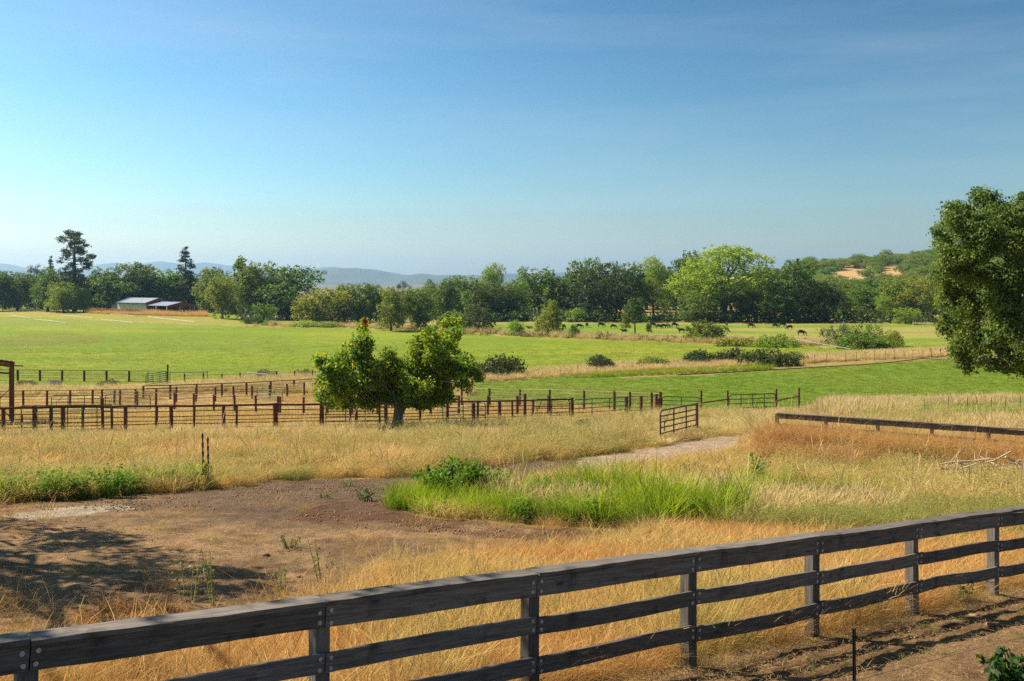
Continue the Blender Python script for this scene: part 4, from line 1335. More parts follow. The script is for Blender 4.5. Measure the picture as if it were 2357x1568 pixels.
pipe_fence('front corral fence section at the left frame edge', pl, R6, posts(pl, [(-60, .06, 0), (8, .07, 0), (50, .04, -.4), (79, .075, .1), (115, .06, .05), (146, .08, 0), (190, .05, 0), (237, .06, .5)]), wires=0.2, seed=2)
pl = [(742, 62.5), (1030, 66.2)]
pipe_fence('front corral fence section behind the trunk of the spreading tree', pl, R6, posts(pl, [(806, .05, 0), (820, .07, 0), (874, .05, 0), (888, .08, 0), (967, .06, .05), (1030, .07, 0)]), wires=0.2, seed=3)
pl = [(1030, 66.2), (1316, 70)]
pipe_fence('front corral fence section right of the spreading tree', pl, [(1.0, .034, 'rust')] + R6[1:], posts(pl, [(1090, .09, -.1), (1099, .055, .08), (1150, .085, .0), (1180, .05, .02), (1208, .07, .45), (1226, .06, .05), (1266, .06, .3), (1316, .07, .1)]), wires=0.2, seed=4)
def even(n, r, ex=0.0, first=0.0, last=1.0, seed=0):
    q = np.random.default_rng(seed)
    return [(first + (last - first) * i / (n - 1), r, ex + q.normal() * 0.04) for i in range(n)]
pl = [(236, 107), (1262, 79)]
pipe_fence('middle corral cable fence, left half', [pl[0], (640, 93)], RC, even(10, .075, 0.05, seed=1), seed=5)
pipe_fence('middle corral cable fence, right half', [(645, 92.5), pl[1]], RC, even(11, .075, 0.05, seed=2), seed=6)
pipe_fence('back corral cable fence running from the shelter past the green gates', [(-60, 99), (700, 122)], [(1.0, .022, 'rust')] + RC[1:], even(17, .08, 0.05, seed=3), seed=7)
pipe_fence('back corral pipe fence left of the spreading tree, farther row', [(330, 117), (780, 131)], [(1.0, .035, 'rust'), (.8, .016, 'rust'), (.62, .016, 'rust'), (.45, .016, 'rust'), (.28, .016, 'rust')], even(9, .085, 0.0, seed=4), seed=8)
pipe_fence('farthest corral fence at the left, along the green pasture', [(-60, 150), (297, 148)], [(1.0, .035, 'rust'), (.82, .016, 'rust'), (.65, .016, 'rust'), (.48, .016, 'rust'), (.3, .016, 'rust')], even(8, .11, 0.0, seed=5), h=1.6, seed=9)
pl = [(1063, 100), (1522, 81)]
pipe_fence('right corral cable fence along the green field', pl, RC, posts(pl, [(1063, .075, 0), (1127, .075, 0), (1196, .075, 0), (1265, .075, 0), (1344, .075, 0), (1414, .075, .02), (1450, .07, 0), (1500, .075, 0), (1521, .085, .1)]), h=1.75, seed=10)
pl = [(1441, 77), (1522, 81)]
pipe_fence('short bent corral fence between the green gate and the corner posts', pl, RC, posts(pl, [(1442, .10, 0), (1475, .085, 0), (1510, .085, .1), (1515, .07, -.25)]), h=1.6, seed=11)
pipe_fence('far dry wire fence behind the corral at left of the tree', [(425, 142), (760, 146)], [(.9, .012, 'rust_light'), (.6, .01, 'rust'), (.35, .01, 'rust')], even(9, .08, 0.1, seed=6), h=1.45, seed=12)

GG = 'tube gates of the corral'
def gate(label, A, B, h, bars, stays, mat, clear=0.22, r=0.026, name='tube_gate', rnd=0.28, brace=False, group=GG):
    a, b = GY(*A), GY(*B)
    root = empty(name, a, label, 'gate', group)
    r *= 1.25
    d = (b - a)
    L = d.length
    d.normalize()
    up = Vector((0, 0, 1))
    def q(s, z): return a + d * s + up * (clear + z)
    path = [q(0, 0), q(0, h - rnd)]
    for i in range(1, 5):
        t = i / 4 * math.pi / 2
        path.append(q(rnd * (1 - math.cos(t)), h - rnd + rnd * math.sin(t)))
    for i in range(0, 5):
        t = i / 4 * math.pi / 2
        path.append(q(L - rnd * (1 - math.sin(t)), h - rnd + rnd * math.cos(t)))
    path.append(q(L, 0))
    mb = MB(); mb.tube(path, r, 6); mb.tube([q(0, 0), q(L, 0)], r, 6); mb.build('frame', M[mat], root)
    for i in range(bars):
        z = h * (i + 1) / (bars + 1)
        mb = MB(); mb.tube([q(0, z), q(L, z)], r * 0.85, 6); mb.build('bar', M[mat], root)
    for i in range(stays):
        s = L * (i + 1) / (stays + 1)
        mb = MB(); mb.tube([q(s, -0.02) + Vector((0, -0.03, 0)), q(s, h + 0.01) + Vector((0, -0.03, 0))], r * 0.95, 5); mb.build('stay', M[mat], root)
    if brace:
        mb = MB(); mb.tube([q(L * 0.12, h * 0.55), q(L * 0.24, h * 1.0)], r * 0.6, 5); mb.tube([q(L * 0.1, h * 0.25), q(L * 0.1, h * 0.6)], r * 0.6, 5)
        mb.build('latch', M[mat], root)
    return root
gate('open grey tube gate standing beside the dirt track', (1520, 46.3), (1606, 51.5), 1.34, 4, 2, 'dark_paint', 0.16, 0.032, brace=True)
gate('green tube gate right of the corral corner post', (1320, 70.5), (1441, 76.5), 1.25, 3, 2, 'green_paint', 0.3, 0.03, brace=True)
gate('dark green tube gate between corner post and first tall post', (1524, 80.5), (1612, 80.2), 1.32, 3, 1, 'green_paint', 0.18, 0.032)
gate('dark tube gate hung between the tall posts by the green field', (1678, 81.2), (1785, 84), 1.45, 3, 3, 'dark_paint', 0.2, 0.035)
gate('pale green tube gate swung into the corral right of the spreading tree', (1019, 72), (1117, 66.5), 1.3, 2, 1, 'green_paint', 0.25, 0.035, brace=True)
gate('brown tube gate left of the corral corner post', (1228, 68.5), (1311, 69.6), 1.45, 2, 1, 'dark_paint', 0.2, 0.035, brace=True)
gate('green tube gate left behind the maple trunk', (750, 63.5), (886, 64.2), 1.3, 3, 2, 'green_paint', 0.15, 0.028)
gate('left one of two round-cornered green gates behind the front corral', (118, 92), (232, 95), 1.35, 3, 2, 'green_paint', 0.18, 0.033, brace=True)
gate('right one of two round-cornered green gates behind the front corral', (242, 98), (346, 97), 1.35, 3, 2, 'green_paint', 0.18, 0.033, brace=True)
gate('far green gate in the farthest fence, left leaf', (299, 147.5), (382, 147), 1.5, 4, 1, 'green_paint', 0.1, 0.035)
gate('far green gate swung open against the tall far post', (336, 141), (384, 146.5), 1.5, 4, 2, 'green_paint', 0.1, 0.035, brace=True)
gate('pale green gate lying askew in the back corral', (592, 119), (650, 113), 1.0, 2, 0, 'green_paint', 0.2, 0.035)
# portable green panel standing against the front fence
a = GY(50, 53.4); bb = GY(257, 56.4)
root = empty('livestock_panel', a, 'square green livestock panel leaning on the front corral at left', 'panel')
for i in range(7):
    p = a.lerp(bb, i / 6); p.z = gz(p.x, p.y)
    mb = MB(); mb.tube([p + Vector((0, -.05, .03)), p + Vector((0, -.05, 1.72))], 0.028, 5); mb.build('upright', M['green_paint'], root)
for z in (0.05, 0.4, 0.75, 1.08, 1.4, 1.72):
    mb = MB(); mb.tube([a + Vector((0, -.05, z)), bb + Vector((0, -.05, z))], 0.03 if z > 1.6 else 0.02, 5); mb.build('bar', M['green_paint'], root)
# tall gate posts on the right, with the pipe braces between them
tall = [(1614, 80, 2.05, 'first tall rusty gate post, right of the dark green gate'), (1675, 81, 2.05, 'second tall rusty gate post, left of the dark gate'), (1787, 84, 2.05, 'third tall rusty gate post, right of the dark gate'), (1839, 86, 2.05, 'fourth and rightmost tall rusty gate post'), (386, 146.5, 2.6, 'tall dark post at the far green gates'), (1604, 51.8, 1.55, 'short rusty hinge post of the open grey gate'), (1541, 60, 0.0, '')]
for (u, Y, h, lab) in tall:
    if not lab: continue
    g = GY(u, Y)
    o = link('gate_post', CYL['rust'], None, g + Vector((0, 0, -.3)))
    o.scale = (0.085 if Y > 60 else 0.075,) * 2 + (h + 0.3,)
    if Y > 140: o.scale.x = o.scale.y = 0.13
    tag(o, lab, 'post', 'tall gate posts')
for (A, B, lab) in (((1614, 80), (1675, 81), 'slanted rusty pipe brace between the first two tall posts'), ((1787, 84), (1839, 86), 'slanted rusty pipe brace between the last two tall posts')):
    a, b = GY(*A), GY(*B)
    mb = MB(); mb.tube([a + Vector((0, 0, 1.05)), b + Vector((0, 0, 1.32))], 0.06, 7)
    tag(mb.build('pipe_brace', M['rust']), lab, 'brace')
# grey pipe brace frames by the far gates
for (u0, u1, Y, lab) in ((391, 477, 145, 'grey pipe brace frame right of the far green gates'),):
    a, b = GY(u0, Y), GY(u1, Y)
    rt_ = empty('pipe_brace_fence', a, lab, 'fence')
    for p in (a, b):
        mb = MB(); mb.tube([p + Vector((0, 0, -.2)), p + Vector((0, 0, 1.75))], .07, 7); mb.build('post', M['grey_pipe'], rt_)
    mb = MB(); mb.tube([a + Vector((0, 0, 1.5)), b + Vector((0, 0, 1.6))], .07, 7); mb.build('top_bar', M['grey_pipe'], rt_)
for (A, B, lab) in (((568, 858, 140), (618, 862, 136), 'pale loose pipe lying above the dry grass behind the corral'), ((600, 857, 150), (640, 855, 150), 'second loose pipe behind the dry bramble at the corral')):
    mb = MB(); mb.tube([P(*A), P(*B)], .07, 7)
    tag(mb.build('loose_pipe', M['grey_pipe']), lab, 'pipe')

# steel shelter at the left edge
sY = 72.0
sp = GY(29, sY)
sh = empty('steel_shelter', sp, 'rusty steel shelter frame with flat metal roof at the left edge', 'shelter')
ztop = P(29, 838, sY).z
zl = P(0, 830, sY).z
dx = 6.0
zl2 = ztop + (zl - ztop) * dx / (29 / F * sY)
for (x, y, zt) in ((sp.x, sp.y, ztop), (sp.x - dx, sp.y, ztop + 0.9), (sp.x * (sp.y + 5) / sp.y - .15, sp.y + 5, ztop - .72), (sp.x - dx, sp.y + 5, ztop + 0.1)):
    mb = MB(); mb.box(x - .085, x + .085, y - .085, y + .085, gz(x, y) - .3, zt)
    mb.build('column', M['rust'], sh)
for y in (sp.y, sp.y + 5):
    xo = sp.x * (y / sp.y) - (0 if y == sp.y else .15)
    mb = MB(); mb.tube([(xo + .15, y, ztop + .06 - (.74 if y > sp.y else 0)), (sp.x - dx - .3, y, ztop + .98 - (.74 if y > sp.y else 0))], .07, 6); mb.build('beam', M['rust'], sh)
mb = MB(); mb.tube([(sp.x + .9, sp.y - .3, ztop - .12), (sp.x - 2, sp.y - .3, ztop + 0.02)], .05, 5); mb.build('purlin', M['rust'], sh)
mb = MB(); mb.tube([(sp.x, sp.y, ztop - .7), (sp.x - dx, sp.y, ztop - .35)], .07, 5); mb.build('tie_bar', M['rust'], sh)
rib = [(sp.x + .3 - (dx + .8) * i / 40, sp.y - .4, ztop + .2 + .94 * i / 40 + (0.03 if i % 2 else 0)) for i in range(41)]
mb = MB(); mb.prism(rib + [(p[0], p[1], p[2] - .03) for p in reversed(rib)], ((sp.x * 78 / 72 - sp.x), 6.0, -.95)); mb.build('roof', M['rust'], sh)
for (A, B) in (((sp.x, sp.y, ztop - 1.6), (sp.x - 1.8, sp.y, gz(sp.x, sp.y) + 1.0)), ((sp.x - 1.9, sp.y, ztop - 1.9), (sp.x, sp.y, gz(sp.x, sp.y) + .3))):
    mb = MB(); mb.tube([A, B], .03, 5); mb.build('cross_brace', M['rust'], sh)

# galvanised oval trough
g = G(127, 893)
tr = empty('water_trough', g, 'galvanised oval water trough behind the corral fence', 'trough')
w = 31 / F * g.y; hgt = 17 / F * g.y
mb = MB()
n = 24
def oval(rx, ry, z): return [(rx * math.cos(2 * math.pi * i / n), ry * math.sin(2 * math.pi * i / n), z) for i in range(n)]
rings = [oval(w * .47, .40, 0), oval(w * .47, .40, hgt * .3), oval(w * .485, .42, hgt * .33), oval(w * .47, .40, hgt * .36), oval(w * .48, .41, hgt * .68), oval(w * .495, .43, hgt * .71), oval(w * .48, .41, hgt * .74), oval(w * .5, .44, hgt), oval(w * .46, .39, hgt), oval(w * .45, .38, .05)]
vs = [p for r_ in rings for p in r_]
fs = [(i * n + k, i * n + (k + 1) % n, (i + 1) * n + (k + 1) % n, (i + 1) * n + k) for i in range(len(rings) - 1) for k in range(n)] + [tuple(range((len(rings) - 1) * n, len(rings) * n))]
mb.add(vs, fs); mb.build('tank', M['galv'], tr, True)
mb = MB(); mb.add(oval(w * .455, .385, hgt * .8), [tuple(range(n))])
M['water'] = plain_mat('trough_water', (0.02, 0.03, 0.03), 0.08, 0, 0.1, 2, 0)
mb.build('water', M['water'], tr, True)
for s in (-1, 1):
    mb = MB(); mb.tube([(s * w * .5, 0, hgt * .6), (s * w * .52, 0, hgt + .35)], .03, 5); mb.build('rod', M['rust'], tr, True)

# ------------------------------------------------------------------ wire fences on slim steel posts
def wire_fence(label, cols, h, vb=None, Y=None, r=0.03, name='wire_fence', wires=(.95, .7, .45, .2), mat='rust'):
    pts = [(G(u, v) if Y is None else GY(u, v)) for (u, v) in cols]
    root = empty(name, pts[0], label, 'fence')
    rng = np.random.default_rng(len(cols))
    for p in pts:
        o = link('post', CYL[mat], root, p - pts[0] + Vector((0, 0, -.2)))
        o.scale = (r, r, h * rng.uniform(.92, 1.08) + .2)
        o.rotation_euler = (rng.normal() * .03, rng.normal() * .03, 0)
    for wz in wires:
        mb = MB(); mb.tube([p + Vector((0, 0, wz * h)) for p in pts], 0.006, 3); mb.build('wire', M['grey_pipe'], root)
    return root
wire_fence('slim wire fence along the dry ditch grass under the white pipe', [(1820, 843), (1850, 841), (1876, 839), (1902, 837), (1947, 834), (1971, 833), (1993, 832), (2014, 831), (2037, 829.5), (2060, 828), (2081, 827), (2101, 826), (2124, 825), (2144, 824), (2166, 823)], 1.55, r=.035, wires=(.92, .55))
wire_fence('slim wire fence in the ditch grass left of the bramble mounds', [(1290, 864), (1330, 861), (1372, 858), (1412, 856), (1455, 853), (1500, 850), (1560, 848), (1620, 845)], 1.4, r=.03, wires=(.9, .5))
wire_fence('steel post fence at the right frame edge below the near oak', [(2130, 72), (2185, 71), (2225, 70), (2248, 70), (2282, 69), (2313, 68), (2348, 67), (2390, 66)], 1.55, Y=1, r=.022, mat='dark_paint')
wire_fence('small wooden corner fence under the near oak', [(2140, 820), (2165, 819), (2180, 819), (2230, 818)], 1.3, r=.07, wires=(.9, .4))

# ------------------------------------------------------------------ irrigation pipes
def pipe(label, pts, r=.09, lift=.35, mat='white_pipe'):
    P_ = []
    for (u, v) in pts:
        g = G(u, v); P_.append(g + Vector((0, 0, lift)))
    mb = MB(); mb.tube(P_, r, 7)
    return tag(mb.build('irrigation_pipe', M[mat]), label, 'pipe', 'irrigation pipes laid on the fields')
pipe('white irrigation pipe directly in front of the barn wall', [(254, 725), (290, 727), (306, 730)], .065)
pipe('longest white irrigation pipe, running below the open shed', [(311, 731), (340, 731), (380, 736), (448, 743)], .065)
pipe('white irrigation pipe at the far left of the pasture', [(25, 728), (70, 734)], .05)
pipe('white irrigation pipe lowest at left in the pasture', [(80, 737), (110, 740), (150, 745)], .05)
pipe('white irrigation pipe below the tallest pine', [(138, 727), (213, 734)], .05)
pipe('white irrigation pipe below the barn, second from the left', [(233, 738), (270, 741), (307, 745)], .05)
a, b = P(1832, 781, 205), P(1957, 803, 186)
wp = empty('raised_pipe', GY(1900, 195), 'long white pipe slanting beside the twiggy thicket', 'pipe')
mb = MB(); mb.tube([a, a.lerp(b, .5) + Vector((0, 0, -.05)), b], .05, 8); mb.build('tube', M['galv'], wp)
for t in (0.03, .45, .95):
    p = a.lerp(b, t); mb = MB(); mb.tube([p, (p.x, p.y, gz(p.x, p.y) - .1)], .04, 5); mb.build('stand', M['grey_pipe'], wp)
g = G(2113, 752)
wg = empty('white_rail', g, 'small white rail beside the near oak at the field end', 'rail')
s = g.y / F
mb = MB(); mb.box(-12 * s, 13 * s, -.06, .06, 1.05, 1.3); mb.build('bar', M['white_pipe'], wg, True)
for x in (-12 * s + .1, 12 * s):
    mb = MB(); mb.box(x - .07, x + .07, -.05, .05, -.2, 1.04); mb.build('post', M['white_pipe'], wg, True)
# dark hose across the right-hand field
hp = [G(u, v) + Vector((0, 0, .06)) for u, v in ((1560, 864), (1700, 857), (1800, 851), (1900, 845), (1990, 840), (2060, 834), (2125, 826), (2180, 829))]
mb = MB(); mb.tube(hp, .07, 6)
tag(mb.build('field_hose', M['black_metal']), 'dark hose lying across the near green field', 'hose')

# ------------------------------------------------------------------ barn with open shed
M['barn_wall'] = plain_mat('barn_wall', (0.66, 0.72, 0.60), .6, 0, .08, .6, .0)
M['barn_red'] = plain_mat('barn_red', (0.26, 0.035, 0.03), .6, 0, .15, .8, .0)
M['barn_roof'] = plain_mat('barn_roof', (0.34, 0.37, 0.41), .35, .35, .1, .5, .0)
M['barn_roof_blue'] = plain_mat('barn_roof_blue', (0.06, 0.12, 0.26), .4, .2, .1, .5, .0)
M['tan_wall'] = plain_mat('tan_wall', (0.30, 0.27, 0.17), .7, 0, .2, .8, .0)
M['near_black'] = plain_mat('dark_stores', (0.03, 0.03, 0.028), .8, 0, .3, 2, .0)  # even near-black colour for gutter, skid, chassis and wagon
bx, by = -147.3, 400.0
bz = ZC - 0.3 * 0 - (720 - VH) / F * 400.0
bz = min(bz, gz(bx, by) + .3)
eave = (ZC - (697.3 - VH) / F * 400.0) - bz
rise = 1.75
bn = empty('barn', (bx, by, bz), 'pale barn with grey metal roof and red gable among oaks at left', 'barn', rz=-math.radians(35))
Lm, Wm = 19.1, 11.5
def slab(mb, x0, x1, ya, za, yb, zb, t):
    mb.prism([(x0, ya, za), (x0, yb, zb), (x0, yb, zb + t), (x0, ya, za + t)], (x1 - x0, 0, 0))
for i in range(8):      # wall panels of the long side, with a shallow joint between them
    x0, x1 = -Lm + Lm * i / 8, -Lm + Lm * (i + 1) / 8
    mb = MB(); mb.box(x0 + .02, x1 - .02, 0, .15, -.6, eave - .25); mb.build('wall_panel', M['barn_wall'], bn, True)
mb = MB(); mb.box(-Lm, 0, .16, .3, -.6, eave - .1); mb.build('wall_core', M['barn_wall'], bn, True)
mb = MB(); mb.box(-Lm, 0, Wm - .15, Wm, -.6, eave - .1); mb.build('wall', M['barn_wall'], bn, True)
mb = MB(); mb.box(-12.0, -7.0, -.06, -.005, -.6, eave - .9); mb.build('sliding_door', M['barn_wall'], bn, True)
for x in (-Lm, -.15):
    mb = MB()
    mb.prism([(x, .31, -.6), (x, Wm - .16, -.6), (x, Wm - .16, eave - .05), (x, Wm / 2, eave + rise - .1), (x, .31, eave - .05)], (.15, 0, 0))
    mb.build('gable_wall', M['barn_red'], bn, True)
for (ya, yb, nm) in ((-.5, Wm / 2, 'roof'), (Wm + .5, Wm / 2, 'roof')):
    mb = MB(); za = eave - rise * .5 / (Wm / 2)
    slab(mb, -Lm + (2.6 if ya < 0 else -.4), .35, ya, za, yb, eave + rise, .14); mb.build(nm, M['barn_roof'], bn, True)
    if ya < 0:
        mb = MB(); slab(mb, -Lm - .4, -Lm + 2.58, ya, za, yb, eave + rise, .14); mb.build('roof_panel', M['barn_roof_blue'], bn, True)  # left end of the front roof slope, coloured a darker blue
mb = MB(); mb.box(-Lm - .4, .3, -.62, -.5, eave - .42, eave - .12); mb.build('gutter', M['near_black'], bn, True)
for s_, x in ((1, .36),):
    mb = MB(); mb.prism([(x, -.5, eave - .15), (x, Wm / 2, eave + rise + .02), (x, Wm + .5, eave - .15), (x, Wm + .5, eave - .75), (x, Wm / 2, eave + rise - .7), (x, -.5, eave - .75)], (.08, 0, 0)); mb.build('gable_trim', M['barn_red'], bn, True)
# open shed
e2 = eave - 1.05; r2 = 1.35; L2, W2 = 14.3, 12.8
for (ya, yb) in ((-.3, W2 / 2), (W2 + .3, W2 / 2)):
    mb = MB(); slab(mb, .46, L2, ya, e2 - .05, yb, e2 + r2, .12); mb.build('shed_roof', M['barn_roof'], bn, True)
mb = MB(); mb.prism([(L2 + .01, -.4, e2 + .05), (L2 + .01, W2 / 2, e2 + r2 + .1), (L2 + .01, W2 + .4, e2 + .05), (L2 + .01, W2 + .4, e2 - .5), (L2 + .01, W2 / 2, e2 - .2), (L2 + .01, -.4, e2 - .5)], (.1, 0, 0)); mb.build('shed_gable', M['barn_red'], bn, True)
for i in range(12):
    x0 = .5 + i * (L2 - 4) / 12
    mb = MB(); mb.box(x0 + .03, x0 + (L2 - 4) / 12 - .03, W2 - .8, W2 - .6 + (.06 if i % 2 else 0), -.5, e2 + .1); mb.build('shed_wall_panel', M['tan_wall'], bn, True)
for (x, y) in ((.6, -.1), (7, -.1), (13.9, -.1), (13.9, W2 / 2), (13.9, W2 + .1), (7, W2 + .1)):
    mb = MB(); mb.box(x - .13, x + .13, y - .13, y + .13, -.8, e2 - .02); mb.build('shed_post', M['barn_wall'], bn, True)
# stored pieces in the shed
def at_barn(x, y):
    c, s = math.cos(-math.radians(35)), math.sin(-math.radians(35))
    X, Y = bx + x * c - y * s, by + x * s + y * c
    return Vector((X, Y, gz(X, Y)))
cont = empty('storage_container', at_barn(-Lm - 4.2, 2.0), 'blue grey metal container at the left end of the barn', 'container', rz=-math.radians(35))
M['cont'] = plain_mat('container_paint', (0.10, 0.14, 0.16), .55, .2, .2, 1, .0)
mb = MB()
for i in range(12):
    mb.box(-3 + i * .5, -2.5 + i * .5 - .02, -.02 - (.06 if i % 2 else 0), 2.4, .1, 2.3)
mb.build('body', M['cont'], cont, True)
mb = MB(); mb.box(-3.05, 3.0, -.1, 2.45, 2.31, 2.42); mb.build('lid', M['cont'], cont, True)
mb = MB(); mb.box(-3.0, 2.95, 0, 2.3, -.4, .09); mb.build('skid', M['near_black'], cont, True)
M['tr_green'] = plain_mat('tractor_green', (0.02, 0.10, 0.05), .4, 0, .2, 2, .0)
M['tr_yellow'] = plain_mat('tractor_yellow', (0.75, 0.45, 0.02), .45, 0, .2, 2, .0)
M['tyre'] = plain_mat('tyre', (0.02, 0.02, 0.02), .9, 0, .2, 4, .0)
M['glass_dark'] = plain_mat('cab_glass', (0.03, 0.06, 0.06), .1, 0, .1, 2, .0)
tg = GY(419, 391)
tc_ = empty('tractor', tg, 'green tractor with cab and yellow loader parked at the shed', 'tractor', rz=math.radians(-50))
for (nm, mat, box) in (('hood', 'tr_green', (.5, 2.2, -.4, .4, .9, 1.6)), ('chassis', 'near_black', (-1.2, 2.1, -.3, .3, .5, .88)), ('cab', 'glass_dark', (-1.1, .48, -.75, .75, 1.0, 2.5)), ('cab_roof', 'tr_green', (-1.25, .65, -.85, .85, 2.52, 2.75)), ('bucket', 'tr_yellow', (2.9, 3.4, -.95, .95, .1, .8))):
    mb = MB(); mb.box(*box); mb.build(nm, M[mat], tc_, True)
for (x, y, r_, w_) in ((-.6, .95, .85, .45), (-.6, -.95, .85, .45), (1.7, .75, .5, .3), (1.7, -.75, .5, .3)):
    mb = MB(); mb.tube([(x, y - w_ / 2, r_ - .05), (x, y + w_ / 2, r_ - .05)], r_, 16); wh = mb.build('wheel', M['tyre'], tc_, True)
    mb = MB(); mb.tube([(x, y - w_ / 2 - .02, r_ - .05), (x, y + w_ / 2 + .02, r_ - .05)], r_ * .5, 12); mb.build('rim', M['tr_yellow'], wh, True)
for y in (-.6, .6):
    mb = MB(); mb.tube([(.7, y, 1.5), (1.8, y, 1.7), (3.0, y, .5)], .08, 5); mb.build('loader_arm', M['tr_yellow'], tc_, True)
hb_ = empty('farm_wagon', at_barn(9.5, 4.5), 'dark loaded wagon standing under the open shed', 'wagon', rz=-math.radians(35))
mb = MB(); mb.box(-2.4, 2.4, -1, 1, .8, 1.0); mb.build('deck', M['near_black'], hb_, True)
mb = MB(); mb.box(-2.2, 1.6, -.9, .9, 1.01, 1.9); mb.box(-1.2, .8, -.7, .7, 1.9, 2.3); mb.build('load', M['near_black'], hb_, True)
for (x, y) in ((-1.6, -.9), (-1.6, .9), (1.6, -.9), (1.6, .9)):
    mb = MB(); mb.tube([(x, y - .12, .4), (x, y + .12, .4)], .42, 14); mb.build('wheel', M['tyre'], hb_, True)

# ------------------------------------------------------------------ cattle
M['cow'] = plain_mat('black_coat', (0.016, 0.013, 0.012), .7, 0, .3, 3, .0)
def skin_mesh(name, pts, edges, rad, mat):
    me = bpy.data.meshes.new(name)
    me.from_pydata(pts, edges, [])
    o = bpy.data.objects.new(name, me)
    COL.objects.link(o)
    o.modifiers.new('s', 'SKIN')
    for i, r_ in enumerate(rad):
        me.skin_vertices[0].data[i].radius = (r_, r_) if not isinstance(r_, tuple) else r_
    me.skin_vertices[0].data[0].use_root = True
    sd = o.modifiers.new('d', 'SUBSURF'); sd.levels = 1; sd.render_levels = 1
    dg = bpy.context.evaluated_depsgraph_get()
    dg.update()
    out = bpy.data.meshes.new_from_object(o.evaluated_get(dg))
    out.materials.clear(); out.materials.append(mat)
    for p in out.polygons: p.use_smooth = True
    bpy.data.objects.remove(o)
    return out
def cow_mesh(pose):
    P_, E, R_ = [], [], []
    def v(p, r_, par=None):
        P_.append(p); R_.append(r_)
        if par is not None: E.append((par, len(P_) - 1))
        return len(P_) - 1
    dz = 0 if pose != 'lying' else -.62
    ctr = v((-.1, 0, 1.0 + dz), (.36, .40))
    rump = v((-.68, 0, 1.06 + dz), (.30, .33), ctr)
    chest = v((.45, 0, 1.0 + dz), (.31, .38), ctr)
    if pose == 'graze':
        n1 = v((.82, 0, .95), .22, chest); n2 = v((1.08, 0, .62), .15, n1); hd = v((1.2, 0, .36), .135, n2); v((1.32, 0, .1), .085, hd)
    else:
        n1 = v((.80, 0, 1.18 + dz), .22, chest); n2 = v((1.02, 0, 1.42 + dz), .16, n1); hd = v((1.22, 0, 1.44 + dz), .135, n2); v((1.48, 0, 1.28 + dz), .085, hd)
    for s in (-1, 1):
        e_ = P_[hd]
        v((e_[0] - .06, s * .24, e_[2] + .10), .035, hd)
    tl = v((-.98, 0, 1.12 + dz), .05, rump); t2 = v((-1.05, 0, .8 + dz * .9), .03, tl); v((-1.03, 0, .42 + dz * .45), .045, t2)
    for s in (-1, 1):
        if pose == 'lying':
            a_ = v((-.55, s * .32, .3), .17, rump); b_ = v((-.25, s * .5, .14), .08, a_); v((-.6, s * .55, .07), .06, b_)
            a_ = v((.5, s * .22, .28), .13, chest); b_ = v((.75, s * .28, .12), .07, a_); v((.45, s * .3, .06), .055, b_)
        else:
            st_ = .08 * s
            a_ = v((-.68, s * .2, .74), .17, rump); k_ = v((-.82 + st_, s * .2, .48), .085, a_); f_ = v((-.76 + st_, s * .2, .2), .055, k_); v((-.72 + st_, s * .2, .0), .07, f_)
            a_ = v((.5, s * .19, .68), .125, chest); k_ = v((.52 - st_, s * .19, .38), .07, a_); f_ = v((.50 - st_, s * .19, .16), .052, k_); v((.52 - st_, s * .19, .0), .068, f_)
    return skin_mesh('cow_' + pose, P_, E, R_, M['cow'])
COWM = {p: cow_mesh(p) for p in ('graze', 'stand', 'lying')}
GC = 'black cattle grazing on the far pasture'
COWS = [  # column, base row, scale, heading in degrees (0 = facing right), pose, label
 (1220, 757, 1.0, 180, 'lying', 'black cow lying left of the yellow-topped bush'),
 (1298, 757, 1.0, 60, 'graze', 'black cow half hidden at the right side of the yellow-topped bush'),
 (1334, 756, 1.05, -10, 'graze', 'black cow grazing just right of the small dark bush'),
 (1351, 753.5, .95, 250, 'stand', 'small black cow facing the viewer, second right of the small dark bush'),
 (1384, 753.2, 1.1, 0, 'graze', 'black cow grazing alone in profile, third from the small dark bush'),
 (1412, 756.5, 1.0, -25, 'graze', 'black cow grazing alone left of the saplings'),
 (1437, 764, 1.0, 180, 'lying', 'black cow resting behind the thin brownish sapling'),
 (1503, 753, 1.1, 35, 'graze', 'black cow partly behind the smallest sapling, leftmost of the cluster'),
 (1517, 757, 1.05, 5, 'graze', 'black cow in front of the cluster right of the saplings'),
 (1528, 755.5, 1.0, -15, 'graze', 'black cow in the middle of the cluster right of the saplings'),
 (1538, 754.5, .95, -60, 'graze', 'black cow turned to the viewer at the right of the cluster'),
 (1553, 753.5, 1.1, 0, 'graze', 'black cow grazing rightmost of the cluster right of the saplings'),
 (1568, 767, 1.05, 180, 'stand', 'black cow standing just left of the big round yellow green bush'),
 (1673, 751, .9, 270, 'stand', 'black cow far off just right above the big round bush'),
 (1729, 755, 1.05, -20, 'graze', 'black cow alone between the big round bush and the right herd'),
 (1785, 755, 1.0, 0, 'graze', 'black cow left one of the right herd'),
 (1801, 753.5, 1.15, 5, 'graze', 'black cow behind in the middle of the right herd'),
 (1817, 759, 1.05, 190, 'graze', 'black cow facing left at the front of the right herd'),
 (1845, 772.5, 1.15, 0, 'graze', 'nearest black cow alone above the white slanting pipe'),
]
for (u, v_, s, hd, pose, lab) in COWS:
    g = G(u, v_)
    o = link('cow', COWM[pose], None, g + Vector((0, 0, .0)))
    o.scale = (s * 1.0,) * 3
    o.rotation_euler = (0, 0, math.radians(hd))
    tag(o, lab, 'cow', GC)
